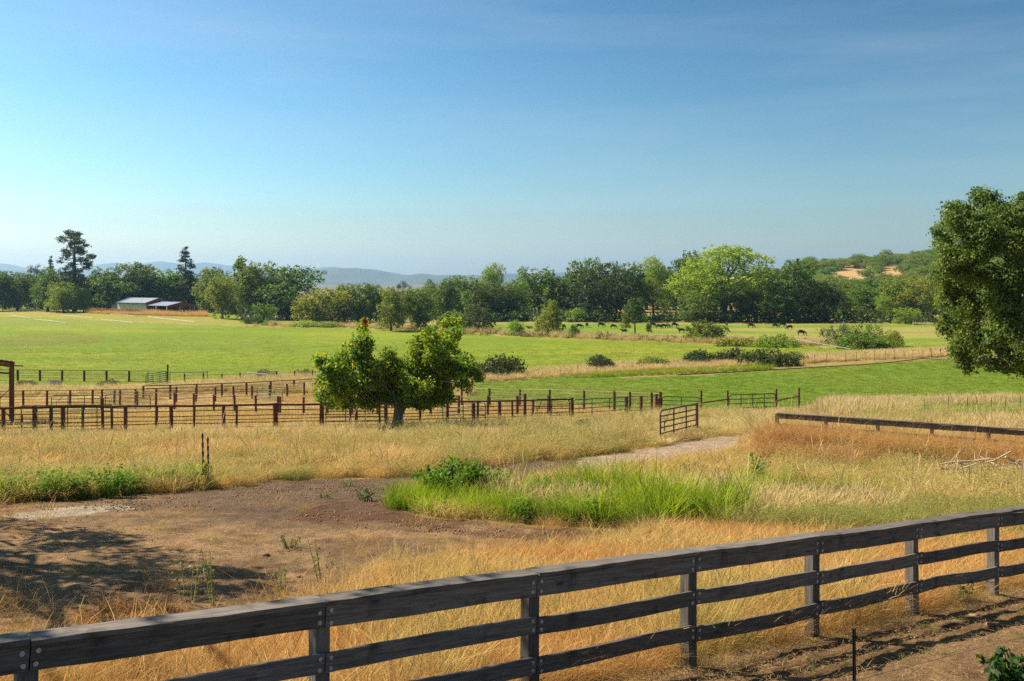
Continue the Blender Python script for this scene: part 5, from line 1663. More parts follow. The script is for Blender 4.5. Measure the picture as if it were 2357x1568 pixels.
# ------------------------------------------------------------------ grasses and weeds
def strips(rng, n, h, spread, w, lean, hvar=0.35, segs=4, head=0.0, wind=(0.05, -0.02), base_h=0.0):
    """n blades rooted in a disc; returns verts, quads, t"""
    a = rng.random(n) * 6.283; r = spread * np.sqrt(rng.random(n))
    base = np.stack([np.cos(a) * r, np.sin(a) * r, np.zeros(n) - 0.03], -1)
    az = a + rng.normal(size=n) * 1.1
    hh = h * np.clip(1 + rng.normal(size=n) * hvar, 0.3, 1.7)
    ln = lean * rng.uniform(0.25, 1.5, n)
    fa = rng.random(n) * 6.283
    side = np.stack([np.cos(fa), np.sin(fa), np.zeros(n)], -1)
    V, T = [], []
    ss = np.linspace(0, 1, segs + 1)
    for k, s in enumerate(ss):
        dx = (np.cos(az) * ln + wind[0]) * hh * s ** 1.8
        dy = (np.sin(az) * ln + wind[1]) * hh * s ** 1.8
        z = hh * s * np.clip(1 - 0.35 * ln * s, 0.2, 1)
        p = base + np.stack([dx, dy, z], -1)
        ww = w * (1 - s) ** 0.6 * (1 if s < 1 else 0)
        if head and k == segs - 1: ww = head
        if head and k == segs: ww = head * 0.25
        ww = max(ww, w * 0.12)
        V += [p - side * ww / 2, p + side * ww / 2]
        T += [np.full(n, s), np.full(n, s)]
    V = np.stack(V, 1)         # n, 2(segs+1), 3
    T = np.stack(T, 1)
    m = 2 * (segs + 1)
    Q = []
    for k in range(segs):
        Q.append(np.stack([np.arange(n) * m + 2 * k, np.arange(n) * m + 2 * k + 1, np.arange(n) * m + 2 * k + 3, np.arange(n) * m + 2 * k + 2], -1))
    return V.reshape(-1, 3), np.concatenate(Q), T.ravel()

def join(parts):
    V, Q, T = [], [], []
    b = 0
    for (v, q, t) in parts:
        V.append(v); Q.append(q + b); T.append(t); b += len(v)
    return np.concatenate(V), np.concatenate(Q), np.concatenate(T)

def fuzz(rng, n, R, H, leaf, low=0.1, shape=1.0):
    """tiny seed pods and leaflets through a dome"""
    d = unit(rng.normal(size=(n, 3))); d[:, 2] = np.abs(d[:, 2])
    rad = rng.random(n) ** 0.4
    pos = d * rad[:, None] * np.array([R, R, H])
    pos[:, 2] = np.maximum(pos[:, 2], low * H * rng.random(n))
    V, Q = leaf_quads(rng, pos, d, leaf, 0.5, 0.3)
    return V, Q, np.repeat(np.clip(pos[:, 2] / H, 0, 1), 4)

def col_of(name, variants, mat):
    c = bpy.data.collections.new(name)
    for i, (V, Q, T) in enumerate(variants):
        me = np_mesh(name, V, Q, mat, False, {'t': ('FLOAT', T.astype(np.float32))})
        o = bpy.data.objects.new(name + '_%d' % i, me)
        c.objects.link(o)
    return c, len(variants)

def scatter(name, label, cat, pts, col, scale, seed=0, tilt=0.10, zs=None):
    c, nv = col
    n = len(pts)
    if n == 0: return
    rng = np.random.default_rng(seed)
    rot = np.stack([rng.normal(size=n) * tilt, rng.normal(size=n) * tilt, rng.random(n) * 6.283], -1).astype(np.float32)
    me = bpy.data.meshes.new(name)
    me.vertices.add(n)
    me.vertices.foreach_set('co', np.asarray(pts, dtype=np.float32).ravel())
    for k, typ, arr, key in (('rot', 'FLOAT_VECTOR', rot, 'vector'), ('scl', 'FLOAT_VECTOR', scale.astype(np.float32), 'vector'), ('idx', 'INT', rng.integers(0, nv, n).astype(np.int32), 'value')):
        a = me.attributes.new(k, typ, 'POINT')
        a.data.foreach_set(key, arr.ravel())
    o = link(name, me)
    tag(o, label, cat, kind='stuff')
    ng = bpy.data.node_groups.new(name, 'GeometryNodeTree')
    ng.interface.new_socket('Geometry', in_out='INPUT', socket_type='NodeSocketGeometry')
    ng.interface.new_socket('Geometry', in_out='OUTPUT', socket_type='NodeSocketGeometry')
    N, L = ng.nodes, ng.links
    gi, go = N.new('NodeGroupInput'), N.new('NodeGroupOutput')
    ci = N.new('GeometryNodeCollectionInfo')
    ci.inputs['Collection'].default_value = c
    ci.inputs['Separate Children'].default_value = True
    ci.inputs['Reset Children'].default_value = True
    ip = N.new('GeometryNodeInstanceOnPoints')
    ip.inputs['Pick Instance'].default_value = True
    def na(attr, typ):
        q = N.new('GeometryNodeInputNamedAttribute'); q.data_type = typ; q.inputs['Name'].default_value = attr
        return q.outputs[0]
    L.new(gi.outputs[0], ip.inputs['Points'])
    L.new(ci.outputs[0], ip.inputs['Instance'])
    L.new(na('idx', 'INT'), ip.inputs['Instance Index'])
    L.new(na('rot', 'FLOAT_VECTOR'), ip.inputs['Rotation'])
    L.new(na('scl', 'FLOAT_VECTOR'), ip.inputs['Scale'])
    L.new(ip.outputs[0], go.inputs[0])
    md = o.modifiers.new('scatter', 'NODES')
    md.node_group = ng
    return o

def sample(n, y0, y1, u0=-220, u1=2580, seed=0, bias=2.0):
    """spots spread over the ground between two distances"""
    rng = np.random.default_rng(seed)
    t = rng.random(n)
    Y = (y0 ** bias + t * (y1 ** bias - y0 ** bias)) ** (1 / bias)
    u = rng.uniform(u0, u1, n)
    x = (u - CX) / F * Y
    z = gz_np(x, Y)
    _, v = proj(x, Y, z)
    return x, Y, z, u, v, rng
def P3(x, y, z, m): return np.stack([x[m], y[m], z[m]], -1)
def S3(s, hz_=None):
    s = np.asarray(s)
    return np.stack([s, s, s if hz_ is None else s * hz_], -1)
def dry_top(u): return np.interp(u, [-600, 0, 740, 1316, 1440, 1521, 1614, 1850, 1900, 2357, 2800], [1030, 1004, 990, 970, 962, 953, 956, 944, 925, 915, 910])

R0 = np.random.default_rng(77)
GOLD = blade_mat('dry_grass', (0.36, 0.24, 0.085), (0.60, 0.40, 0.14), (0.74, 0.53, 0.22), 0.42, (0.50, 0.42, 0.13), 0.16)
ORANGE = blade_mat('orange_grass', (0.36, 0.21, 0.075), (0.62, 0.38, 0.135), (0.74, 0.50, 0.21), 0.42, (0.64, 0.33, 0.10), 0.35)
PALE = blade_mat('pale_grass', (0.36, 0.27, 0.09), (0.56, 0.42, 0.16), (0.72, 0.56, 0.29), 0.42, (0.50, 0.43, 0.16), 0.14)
OLV = blade_mat('olive_weed', (0.28, 0.21, 0.07), (0.44, 0.35, 0.11), (0.58, 0.47, 0.18), 0.40, (0.38, 0.38, 0.12), 0.2)
PGRN = blade_mat('pale_green_weed', (0.16, 0.16, 0.04), (0.27, 0.29, 0.07), (0.42, 0.42, 0.13), 0.40, (0.42, 0.36, 0.12), 0.5)
REDW = blade_mat('russet_weed', (0.30, 0.15, 0.05), (0.48, 0.26, 0.09), (0.60, 0.36, 0.14), 0.38, (0.54, 0.36, 0.13), 0.3)
REED = blade_mat('reed', (0.12, 0.18, 0.016), (0.27, 0.38, 0.020), (0.48, 0.55, 0.045), 0.42, (0.12, 0.20, 0.02), 0.9)
TURF = blade_mat('turf', (0.18, 0.22, 0.02), (0.30, 0.36, 0.03), (0.40, 0.44, 0.06), 0.4, (0.34, 0.34, 0.08), 0.05)
TURFR = blade_mat('turf_deep', (0.11, 0.16, 0.02), (0.18, 0.28, 0.02), (0.26, 0.35, 0.04), 0.4, (0.30, 0.32, 0.06), 0.06)
GRNW = blade_mat('green_weed', (0.06, 0.10, 0.02), (0.13, 0.24, 0.025), (0.24, 0.38, 0.05), 0.4)

c_gold_far = col_of('dry_grass_far', [strips(R0, 84, .66, .36, .009, .5, .45, segs=4, head=.018) for _ in range(4)], GOLD)
c_orange_far = col_of('orange_grass_far', [strips(R0, 96, .55, .36, .009, .6, .45, segs=3) for _ in range(3)], ORANGE)
c_pale_far = col_of('pale_grass_far', [strips(R0, 74, .8, .34, .009, .45, .45, segs=4, head=.021) for _ in range(4)], PALE)
c_gold_near = col_of('dry_grass_near', [join([strips(R0, 120, .42, .3, .0036, .9, .5, segs=4), strips(R0, 14, .6, .2, .004, .6, segs=4, head=.009)]) for _ in range(5)], ORANGE)
c_gold_near2 = col_of('dry_grass_near_b', [join([strips(R0, 100, .48, .28, .004, .75, .5, segs=4), strips(R0, 20, .7, .2, .004, .5, segs=4, head=.010)]) for _ in range(4)], GOLD)
c_olive = col_of('olive_weed', [join([strips(R0, 30, .85, .15, .012, .75, segs=3), fuzz(R0, 900, .55, .95, .032)]) for _ in range(4)], OLV)
c_pgreen = col_of('pale_weed', [join([strips(R0, 30, .75, .15, .012, .7, segs=3), fuzz(R0, 850, .5, .8, .03)]) for _ in range(3)], PGRN)
c_red = col_of('russet_weed', [join([strips(R0, 40, .85, .15, .012, .8, segs=3), fuzz(R0, 800, .6, .85, .03)]) for _ in range(4)], REDW)
c_gfuzz = col_of('feathery_grass', [join([strips(R0, 26, .7, .22, .012, .7, segs=3), fuzz(R0, 620, .42, .78, .027)]) for _ in range(4)], GOLD)
c_nfuzz = col_of('feathery_near', [join([strips(R0, 40, .55, .22, .006, .8, segs=4), fuzz(R0, 520, .34, .55, .014)]) for _ in range(4)], ORANGE)
c_reed = col_of('reed_clump', [strips(R0, 28, 1.0, .28, .026, .55, .45, segs=4) for _ in range(4)], REED)
c_leafy = col_of('leafy_clump', [join([strips(R0, 22, .6, .15, .01, .6, segs=3), fuzz(R0, 260, .4, .7, .085)]) for _ in range(3)], GRNW)
c_turf = col_of('turf_tuft', [strips(R0, 60, .08, .5, .02, .8, segs=2) for _ in range(3)], TURF)
c_turfr = col_of('turf_tuft_r', [strips(R0, 60, .10, .5, .02, .8, segs=2) for _ in range(3)], TURFR)
c_short = col_of('short_dry', [strips(R0, 50, .2, .4, .016, .7, segs=3) for _ in range(3)], GOLD)

# tall dry grass on the slope, distance 24 m and beyond
x, y, z, u, v, rng = sample(41000, 23.5, 78, seed=1)
dn = fbm(x, y, 4.0, 91); dn2 = fbm(x, y, 9.0, 93)
wob_u = u + (fbm(x, y, 2.5, 3) - 0.5) * 10 * np.clip(60 / y, .3, 6); wob_v = v + (fbm(x, y, 2.1, 5) - .5) * 10 * np.clip(30 / y, .1, 3)
bare = in_poly(wob_u, wob_v, Z_DIRT) | in_poly(wob_u, wob_v, Z_ROAD)
reed = in_poly(wob_u, wob_v, Z_REED)
dry = (v > dry_top(u) + 1) & ~bare & ~reed & (fence_side(x, y) < -.6)
russ = in_poly(u, v, [(1745, 1068), (1760, 1022), (1850, 1014), (2110, 1020), (2120, 1072), (1950, 1088)]) | in_poly(u, v, [(2160, 1085), (2200, 1030), (2500, 1030), (2500, 1105), (2300, 1110)])
olv = (in_poly(u, v, [(925, 1068), (900, 1020), (960, 1000), (1200, 985), (1300, 990), (1500, 985), (1530, 1035), (1330, 1056), (1240, 1066), (1000, 1088)]) |
       in_poly(u, v, [(1700, 1110), (1780, 1078), (2150, 1088), (2500, 1110), (2500, 1230), (2050, 1210), (2040, 1140)]) | in_poly(u, v, [(1360, 1010), (1510, 1000), (1520, 1035), (1370, 1050)]))
pgr = in_poly(u, v, [(480, 1120), (500, 1092), (560, 1085), (700, 1090), (720, 1104), (600, 1108)]) | in_poly(u, v, [(1660, 1110), (1720, 1085), (1900, 1090), (2040, 1105), (2040, 1135), (1900, 1118)]) | in_poly(u, v, [(1620, 975), (1850, 965), (1850, 985), (1640, 990)])
band_o = (dn2 > .50) | in_poly(u, v, [(500, 1075), (650, 1035), (900, 1045), (960, 1085), (780, 1100), (640, 1095)])
keep = dry & (rng.random(len(x)) < np.clip(.55 + dn * .9, 0, 1))
m_r = keep & russ & (rng.random(len(x)) < .5)
m_o = keep & ~russ & olv & (rng.random(len(x)) < .35)
m_p = keep & ~russ & ~olv & pgr & (rng.random(len(x)) < .6)
rest = keep & ~m_r & ~m_o & ~m_p
m_ol2 = rest & (dn > .50) & (rng.random(len(x)) < .22)
rest = rest & ~m_ol2
m_fz = rest & (rng.random(len(x)) < .55)
rest = rest & ~m_fz
swap = rng.random(len(x)) < .3
band_o = band_o ^ swap
m_or = rest & ~m_ol2 & band_o
m_pa = rest & ~m_ol2 & ~band_o & (v < 1030)
m_go = rest & ~m_ol2 & ~band_o & ~(v < 1030)
sc = lambda m, a, b: rng.uniform(a, b, int(m.sum()))
gatezone = in_poly(u, v, [(1470, 1050), (1490, 985), (1620, 970), (1740, 985), (1740, 1060), (1480, 1085)])
front = in_poly(u, v, [(1330, 1085), (1500, 1050), (1720, 1035), (1790, 1060), (1720, 1112), (1350, 1128)])
hs = np.where(gatezone, .30, .60)
hs = np.where(front, .36, hs) * np.where((v < dry_top(u) + 18) & (u < 1500), .5, 1.0)
hs = hs * np.where(v > 1085, .85, 1.0) * (.55 + .95 * fbm(x, y, 2.6, 101))
bigb = (olv | m_ol2) & (rng.random(len(x)) < .25) & ~gatezone & ~front
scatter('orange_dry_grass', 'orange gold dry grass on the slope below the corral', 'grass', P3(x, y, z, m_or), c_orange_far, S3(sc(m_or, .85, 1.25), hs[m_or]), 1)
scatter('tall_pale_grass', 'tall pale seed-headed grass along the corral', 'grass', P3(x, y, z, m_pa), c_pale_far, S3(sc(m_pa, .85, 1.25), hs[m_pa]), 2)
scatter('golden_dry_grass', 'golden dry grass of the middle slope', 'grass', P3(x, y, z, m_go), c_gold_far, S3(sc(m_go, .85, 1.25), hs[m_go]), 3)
mm = m_o | m_ol2
scatter('feathery_grass', 'feathery gold weeds scattered through the dry slope', 'weeds', P3(x, y, z, m_fz), c_gfuzz, S3(sc(m_fz, .8, 1.3), hs[m_fz] * 1.1), 29)
scatter('olive_weeds', 'wispy olive weeds in the dry grass', 'weeds', P3(x, y, z, mm), c_olive, S3(sc(mm, .75, 1.25) * np.where(bigb[mm], 1.45, 1.0), np.clip(hs[mm] * 1.15, .35, 1.0)), 4)
scatter('russet_weeds', 'russet brown dry weeds on the right slope', 'weeds', P3(x, y, z, m_r), c_red, S3(sc(m_r, .8, 1.2), .95), 5)
scatter('pale_green_weeds', 'pale green wispy weeds at the yard and reed edges', 'weeds', P3(x, y, z, m_p), c_pgreen, S3(sc(m_p, .85, 1.25), hs[m_p]), 6)

STK = blade_mat('seed_stalk', (0.40, 0.30, 0.14), (0.50, 0.36, 0.18), (0.62, 0.46, 0.27), 0.3, (0.36, 0.22, 0.12), 0.4)
c_stalk = col_of('seed_stalk', [join([strips(R0, 7, 1.15, .16, .012, .32, .4, segs=5, head=.026), fuzz(R0, 70, .24, 1.0, .026, .5)]) for _ in range(4)], STK)
m_st = dry & ~gatezone & ~front & (rng.random(len(x)) < .03) & (v > dry_top(u) + 14)
scatter('seed_stalks', 'tall dry seed stalks sticking out of the slope grass', 'weeds', P3(x, y, z, m_st), c_stalk, S3(sc(m_st, .65, 1.1)), 32)
# weeds standing against the low plank fence on the right
x, y, z, u, v, rng = sample(9000, 34, 44, 1770, 2420, seed=31)
fz = np.interp(u, [1788, 2357, 2420], [43, 38.5, 38]) - y
m = (fz > .25) & (fz < 3.4) & (rng.random(len(x)) < .62)
scatter('fence_russet_weeds', 'russet and gold weeds standing in front of the low plank fence', 'weeds', P3(x, y, z, m), c_red, S3(sc(m, .9, 1.3), 1.0), 31)

# dry grass between yard and near fence
x, y, z, u, v, rng = sample(15000, 7.2, 25.5, -260, 2600, seed=2)
dn = fbm(x, y, 1.8, 95); side = fence_side(x, y)
wob_u = u + (fbm(x, y, 2.5, 3) - 0.5) * 10 * np.clip(60 / y, .3, 6); wob_v = v + (fbm(x, y, 2.1, 5) - .5) * 10 * np.clip(30 / y, .1, 3)
bare = in_poly(wob_u, wob_v, Z_DIRT); reed = in_poly(wob_u, wob_v, Z_REED) | in_poly(u, v, Z_REED)
pr = np.where(bare, .006, 1.0) * np.clip((-side - .02) * 2.5, .0, 1)
thin = in_poly(u, v, [(-600, 1400), (300, 1400), (560, 1380), (830, 1300), (1000, 1240), (1250, 1225), (1250, 1290), (900, 1420), (600, 1480), (-600, 1700)])
pr = np.where(thin & ~bare, np.where(u < 620, .06, .35), pr) * np.where(side > 0, 0, 1)
edge = np.interp(u, [500, 800, 1000, 1250, 1420, 1600, 2000, 2400], [1420, 1335, 1300, 1282, 1262, 1250, 1238, 1228])
pr = np.where((v < edge) & (u < 1480), np.minimum(pr, .10), pr)
keep = (rng.random(len(x)) < pr) & ~reed & ~((v < edge - 30) & (u > 1480) & ~(u > 2080))
far2 = in_poly(u, v, [(1650, 1230), (1800, 1170), (2500, 1150), (2500, 1240), (2100, 1250)])
a = keep & (dn > .46) & ~far2; b_ = keep & ~(dn > .46) & ~far2
fz = keep & ~far2 & (rng.random(len(x)) < .22)
a &= ~fz; b_ &= ~fz
scatter('near_feathery_grass', 'feathery dry weeds behind the near plank fence', 'weeds', P3(x, y, z, fz), c_nfuzz, S3(sc(fz, .7, 1.15), np.where(y[fz] > 16, .6, .8)), 30)
scatter('near_orange_grass', 'fine orange gold grass behind the near plank fence', 'grass', P3(x, y, z, a), c_gold_near, S3(sc(a, .75, 1.15), np.where(y[a] > 16, .55, .8)), 7, .16)
scatter('near_gold_grass', 'fine golden seed grass behind the near plank fence', 'grass', P3(x, y, z, b_), c_gold_near2, S3(sc(b_, .75, 1.1), np.where(y[b_] > 16, .55, .8)), 8, .16)
c_ = keep & far2 & (rng.random(len(x)) < .7)
scatter('near_olive_weeds', 'olive green weeds above the fence at right', 'weeds', P3(x, y, z, c_), c_pgreen, S3(sc(c_, .5, .85)), 9)

# reeds and wet green growth
x, y, z, u, v, rng = sample(7000, 19, 36, 850, 2120, seed=3)
dn = fbm(x, y, 1.6, 97)
wob_u = u + (fbm(x, y, 2.5, 3) - 0.5) * 16; wob_v = v + (fbm(x, y, 2.1, 5) - .5) * 12
m = in_poly(wob_u, wob_v, Z_REED)
fade = np.clip((2150 - u) / 500, .22, 1)
m &= rng.random(len(x)) < fade
low = in_poly(u, v, [(870, 1200), (890, 1150), (980, 1130), (1080, 1150), (1180, 1205), (1000, 1205)])
tex = fbm(x, y, .9, 99)
m &= (tex > .34) | (rng.random(len(x)) < .35)
dcut = .42 + np.clip((u - 1300) / 3500, 0, .16)
mr = m & ~low & (dn > dcut); ml = m & low; mo = m & ~low & (dn <= dcut) & (rng.random(len(x)) < .75)
mx = mr & (rng.random(len(x)) < .16)
mt = m & ~low & (rng.random(len(x)) < .05)
scatter('reed_stalks', 'dry tan stalks standing among the reeds', 'stalks', P3(x, y, z, mt), c_stalk, S3(sc(mt, .55, .95)), 34)
mr = mr & ~mx
scatter('hollow_leafy', 'dark leafy herbs among the reeds', 'weeds', P3(x, y, z, mx), c_leafy, S3(sc(mx, .7, 1.15)), 28)
scatter('green_reeds', 'bright green reeds in the wet hollow', 'reeds', P3(x, y, z, mr), c_reed, S3(sc(mr, .6, 1.0) * np.clip(-.05 + 1.75 * fbm(x[mr], y[mr], 1.3, 111), .35, 1.2)), 10, .08)
scatter('hollow_greens', 'low bright green growth at the left of the wet hollow', 'plants', P3(x, y, z, ml), c_reed, S3(sc(ml, .3, .6)), 11, .2)
scatter('hollow_weeds', 'mixed pale weeds among the reeds', 'weeds', P3(x, y, z, mo), c_pale_far, S3(sc(mo, .6, .95), .7), 12)
# green strip left of the yard
x, y, z, u, v, rng = sample(3500, 24, 36, -60, 520, seed=4)
m = in_poly(u, v, [(-60, 1162), (150, 1153), (330, 1136), (470, 1128), (470, 1112), (300, 1116), (100, 1128), (-60, 1136)])
ml_ = m & (rng.random(len(x)) < .14)
m = m & ~ml_ & (rng.random(len(x)) < .25)
scatter('strip_leafy', 'leafy green herbs edging the bare yard at left', 'weeds', P3(x, y, z, ml_), c_leafy, S3(sc(ml_, .7, 1.2)), 33)
scatter('strip_greens', 'green grass edging the bare yard at left', 'grass', P3(x, y, z, m), c_reed, S3(sc(m, .3, .6)), 13, .15)

# short dry growth inside the corral
x, y, z, u, v, rng = sample(26000, 52, 135, -60, 1540, seed=5)
dn = fbm(x, y, 6.0, 45)
m = in_poly(u, v, Z_CORRAL) & (rng.random(len(x)) < np.clip((dn - .3) * 2.2, .06, 1))
scatter('corral_stubble', 'short dry stubble on the corral floor', 'grass', P3(x, y, z, m), c_short, S3(sc(m, .7, 1.5)), 14)
ms = in_poly(u, v, Z_STRAW) & (rng.random(len(x)) < .35)
scatter('corral_edge_grass', 'dry pale grass behind the back corral fences', 'grass', P3(x, y, z, ms), c_pale_far, S3(sc(ms, .5, 1.0)), 15)
x, y, z, u, v, rng = sample(5000, 110, 150, 340, 1100, seed=15)
m = in_poly(u, v, [(380, 898), (560, 880), (760, 868), (1060, 884), (1090, 910), (1000, 925), (780, 910)])
scatter('thicket_grass', 'tall dry grass behind the spreading tree', 'grass', P3(x, y, z, m), c_pale_far, S3(sc(m, .7, 1.3)), 25)
# ditch grasses
x, y, z, u, v, rng = sample(24000, 125, 215, 1060, 2420, seed=6)
m = in_poly(u, v, Z_DITCH) & (rng.random(len(x)) < .8)
scatter('ditch_grass', 'tall dry grass along the ditch across the fields', 'grass', P3(x, y, z, m), c_pale_far, S3(sc(m, .9, 1.5), .62), 16)
m = in_poly(u, v, [(1290, 872), (1440, 862), (1640, 852), (1780, 846), (1780, 851), (1620, 860), (1440, 868)])
scatter('ditch_greens', 'yellow green rushes in front of the ditch grass', 'rushes', P3(x, y, z, m), c_reed, S3(sc(m, .5, .8)), 17)
x, y, z, u, v, rng = sample(14000, 225, 330, 560, 2100, seed=16)
m = in_poly(u, v, Z_DITCH2) & (rng.random(len(x)) < .5)
scatter('far_ditch_grass', 'dry grass on the far ditch bank by the cattle', 'grass', P3(x, y, z, m), c_pale_far, S3(sc(m, 1.0, 1.8)), 26)
x, y, z, u, v, rng = sample(6000, 370, 430, 0, 520, seed=17)
m = in_poly(u, v, [(200, 716), (470, 722), (480, 729), (330, 728), (200, 721)])
scatter('barn_grass', 'tall orange dry grass in front of the barn', 'grass', P3(x, y, z, m), c_orange_far, S3(sc(m, 1.4, 2.4)), 27)
# mound of grass on the right and its green weeds
x, y, z, u, v, rng = sample(9000, 55, 90, 1620, 2450, seed=7)
m = in_poly(u, v, [(1640, 962), (1850, 948), (1900, 928), (2000, 922), (2450, 918), (2450, 960), (2100, 968), (1850, 985), (1640, 985)])
mg = in_poly(u, v, [(2060, 965), (2120, 950), (2450, 944), (2450, 972), (2200, 975)])
scatter('right_mound_grass', 'pale golden grass mound in front of the green field', 'grass', P3(x, y, z, m & ~mg), c_pale_far, S3(sc(m & ~mg, .8, 1.3), np.where(u[m & ~mg] > 1890, .95, .32)), 18)
scatter('right_mound_greens', 'green leafy weeds on the grass mound at right', 'weeds', P3(x, y, z, mg), c_leafy, S3(sc(mg, .7, 1.3)), 19)
# pasture turf
x, y, z, u, v, rng = sample(52000, 70, 260, -60, 2420, seed=8, bias=1.6)
line = np.interp(u, [1040, 1100, 1700, 2180, 2700], [885, 872, 838, 812, 805])
green = (v < dry_top(u) - 4) & ~in_poly(u, v, Z_CORRAL) & ~in_poly(u, v, Z_STRAW) & ~in_poly(u, v, Z_DITCH) & ~in_poly(u, v, Z_RIDGE)
rf = green & (u > 1040) & (v > line)
lf = green & ~rf & (rng.random(len(x)) < .55 * np.clip(1 - (y - 110) / 150, 0, 1))
scatter('field_turf', 'short turf of the green field at right', 'grass', P3(x, y, z, rf), c_turfr, S3(rng.uniform(.8, 1.6, int(rf.sum()))), 20)
scatter('pasture_turf', 'short yellow green turf of the big pasture', 'grass', P3(x, y, z, lf), c_turf, S3(rng.uniform(.9, 1.9, int(lf.sum())) * np.clip(y[lf] / 150, 1, 1.6)), 21)
# yard in front: straw and small weeds
x, y, z, u, v, rng = sample(15000, 7.5, 24, 700, 2480, seed=9)
side = fence_side(x, y)
m = (side > -.2) & (rng.random(len(x)) < np.clip(.9 - side * .35, .12, .9))
STRAW = blade_mat('straw', (0.40, 0.26, 0.12), (0.50, 0.33, 0.16), (0.55, 0.38, 0.20), .2)
c_straw = col_of('straw_litter', [strips(R0, 26, .03, .3, .006, 4.0, segs=2) for _ in range(4)], STRAW)
scatter('straw_litter', 'straw litter on the reddish soil before the fence', 'straw', P3(x, y, z, m) + np.array([0, 0, .035]), c_straw, S3(sc(m, .7, 1.3)), 22, .05)
m2 = (side > .2) & (rng.random(len(x)) < .035)
scatter('yard_weeds', 'tiny grey green weeds on the reddish soil', 'weeds', P3(x, y, z, m2), c_pgreen, S3(sc(m2, .08, .17)), 23)
# clods and pebbles on the bare yard
def stone(seed, r=1.0):
    q = np.random.default_rng(seed)
    bm = bmesh.new(); bmesh.ops.create_icosphere(bm, subdivisions=1, radius=r)
    V = np.array([v_.co for v_ in bm.verts]) * q.uniform(.65, 1.2, (len(bm.verts), 1)) * np.array([1, .9, .6])
    Fc = np.array([[v_.index for v_ in f.verts] for f in bm.faces]); bm.free()
    return V, Fc, np.zeros(len(V))
M['clod'] = plain_mat('clod', (0.27, 0.18, 0.11), .95, 0, .5, .8, .2, (0.17, 0.105, 0.065))
c_clod = col_of('clod', [stone(i) for i in range(5)], M['clod'])
x, y, z, u, v, rng = sample(46000, 13, 42, -60, 1450, seed=10)
g_ = in_poly(u, v, Z_DIRT); rd = in_poly(u, v, Z_RED) | (v < 1175)
m = g_ & (rng.random(len(x)) < np.where(rd, .9, .18) * (.4 + 1.2 * fbm(x, y, 2.2, 51)))
scatter('dirt_clods', 'clods and pebbles on the bare dirt yard', 'clods', P3(x, y, z, m), c_clod, S3(rng.uniform(.012, .036, int(m.sum())) * rng.random(int(m.sum())) ** .5 * np.where(rd[m], 1.25, .8)), 24, 1.0)

# ------------------------------------------------------------------ single plants
def leafy_weed_mesh(seed, stems, H, R, leaf, n):
    q = np.random.default_rng(seed)
    mb = MB(); pos, out = [], []
    for i in range(stems):
        a = q.random() * 6.283; r = R * math.sqrt(q.random())
        top = Vector((math.cos(a) * r, math.sin(a) * r, H * q.uniform(.55, 1)))
        b0 = Vector((math.cos(a) * r * .3, math.sin(a) * r * .3, -.05))
        mb.tube([b0, b0.lerp(top, .5) + Vector((0, 0, .04)), top], [.009, .007, .003], 4)
        for k in range(n):
            s = q.uniform(.15, 1.0)
            p = b0.lerp(top, s); an = q.random() * 6.283; rr_ = leaf * q.uniform(.3, 1.1)
            pos.append((p.x + math.cos(an) * rr_, p.y + math.sin(an) * rr_, p.z)); out.append((math.cos(an), math.sin(an), .4))
    V, Q = leaf_quads(q, np.array(pos), np.array(out), leaf, .5, .5)
    return mb, V, Q
def weed(name, label, u, vb, h, R, col, stems=9, leaf=.10, n=26, cat='plant', seed=0, stemmat=None):
    g = G(u, vb)
    mb, V, Q = leafy_weed_mesh(seed + int(u), stems, h, R, leaf, n)
    o = empty(name, g, label, cat)
    mb.build('stem', stemmat or M['stem'], o, True)
    link('leaves', np_mesh('leaves', V, Q, M['leaf']), o, color=col)
    return o
WG = (0.13, 0.24, 0.025)
weed('leafy_shrub', 'tall bright leafy shrub left of the mullein stalks', 250, 1146, .95, .45, WG, 16, .10, 34)
weed('leafy_shrub', 'bright leafy shrub right beside the tall shrub at the yard edge', 290, 1142, .85, .4, WG, 14, .10, 30)
weed('leafy_shrub', 'loose yellow green shrub third right at the yard edge', 325, 1138, .72, .4, (.17, .25, .03), 12, .09, 28)
weed('leafy_shrub', 'rounded darker shrub leftmost of the leafy shrubs at the yard edge', 187, 1150, .75, .34, (.11, .2, .025), 14, .10, 32)
weed('leafy_shrub', 'thin shrub close left of the mullein stalks', 392, 1132, .7, .35, WG, 9, .09, 24)
weed('leafy_shrub', 'low shrub near the left frame edge at the yard', 86, 1152, .5, .35, (.15, .22, .03), 9, .09, 22)
weed('willow_bush', 'round bright green willow bush at the left of the reeds', 1035, 1156, 1.15, 1.0, (.13, .24, .02), 60, .11, 70)
weed('willow_bush', 'bright green willow bush right of the round one in the reeds', 1120, 1152, .95, .7, (.15, .27, .02), 34, .11, 60)
weed('willow_shoot', 'upright green willow shoot standing above the reeds', 1752, 1135, 1.25, .35, (.12, .2, .03), 9, .12, 40)
weed('spiky_weed', 'grey green spiky weed in the shade hole of the yard', 838, 1152, .35, .3, (.09, .13, .07), 9, .08, 20)
weed('corner_bush', 'dark green leafy bush in the bottom right corner', 2335, 1590, .42, .36, (.035, .08, .015), 16, .09, 44)
weed('fence_weed', 'green spiny weed at the foot of the fence post at right', 2210, 1385, .4, .28, (.09, .14, .05), 8, .06, 22)
weed('trunk_suckers', 'dark leafy suckers at the foot of the spreading tree trunk', 922, 990, .8, .5, (.06, .09, .02), 14, .14, 22)
weed('yard_tuft', 'green spiky tuft alone on the bare yard', 668, 1262, .3, .25, (.14, .16, .06), 10, .05, 14)
weed('red_yard_tuft', 'small bright tuft on the red soil', 745, 1148, .2, .25, (.16, .24, .03), 9, .05, 14)
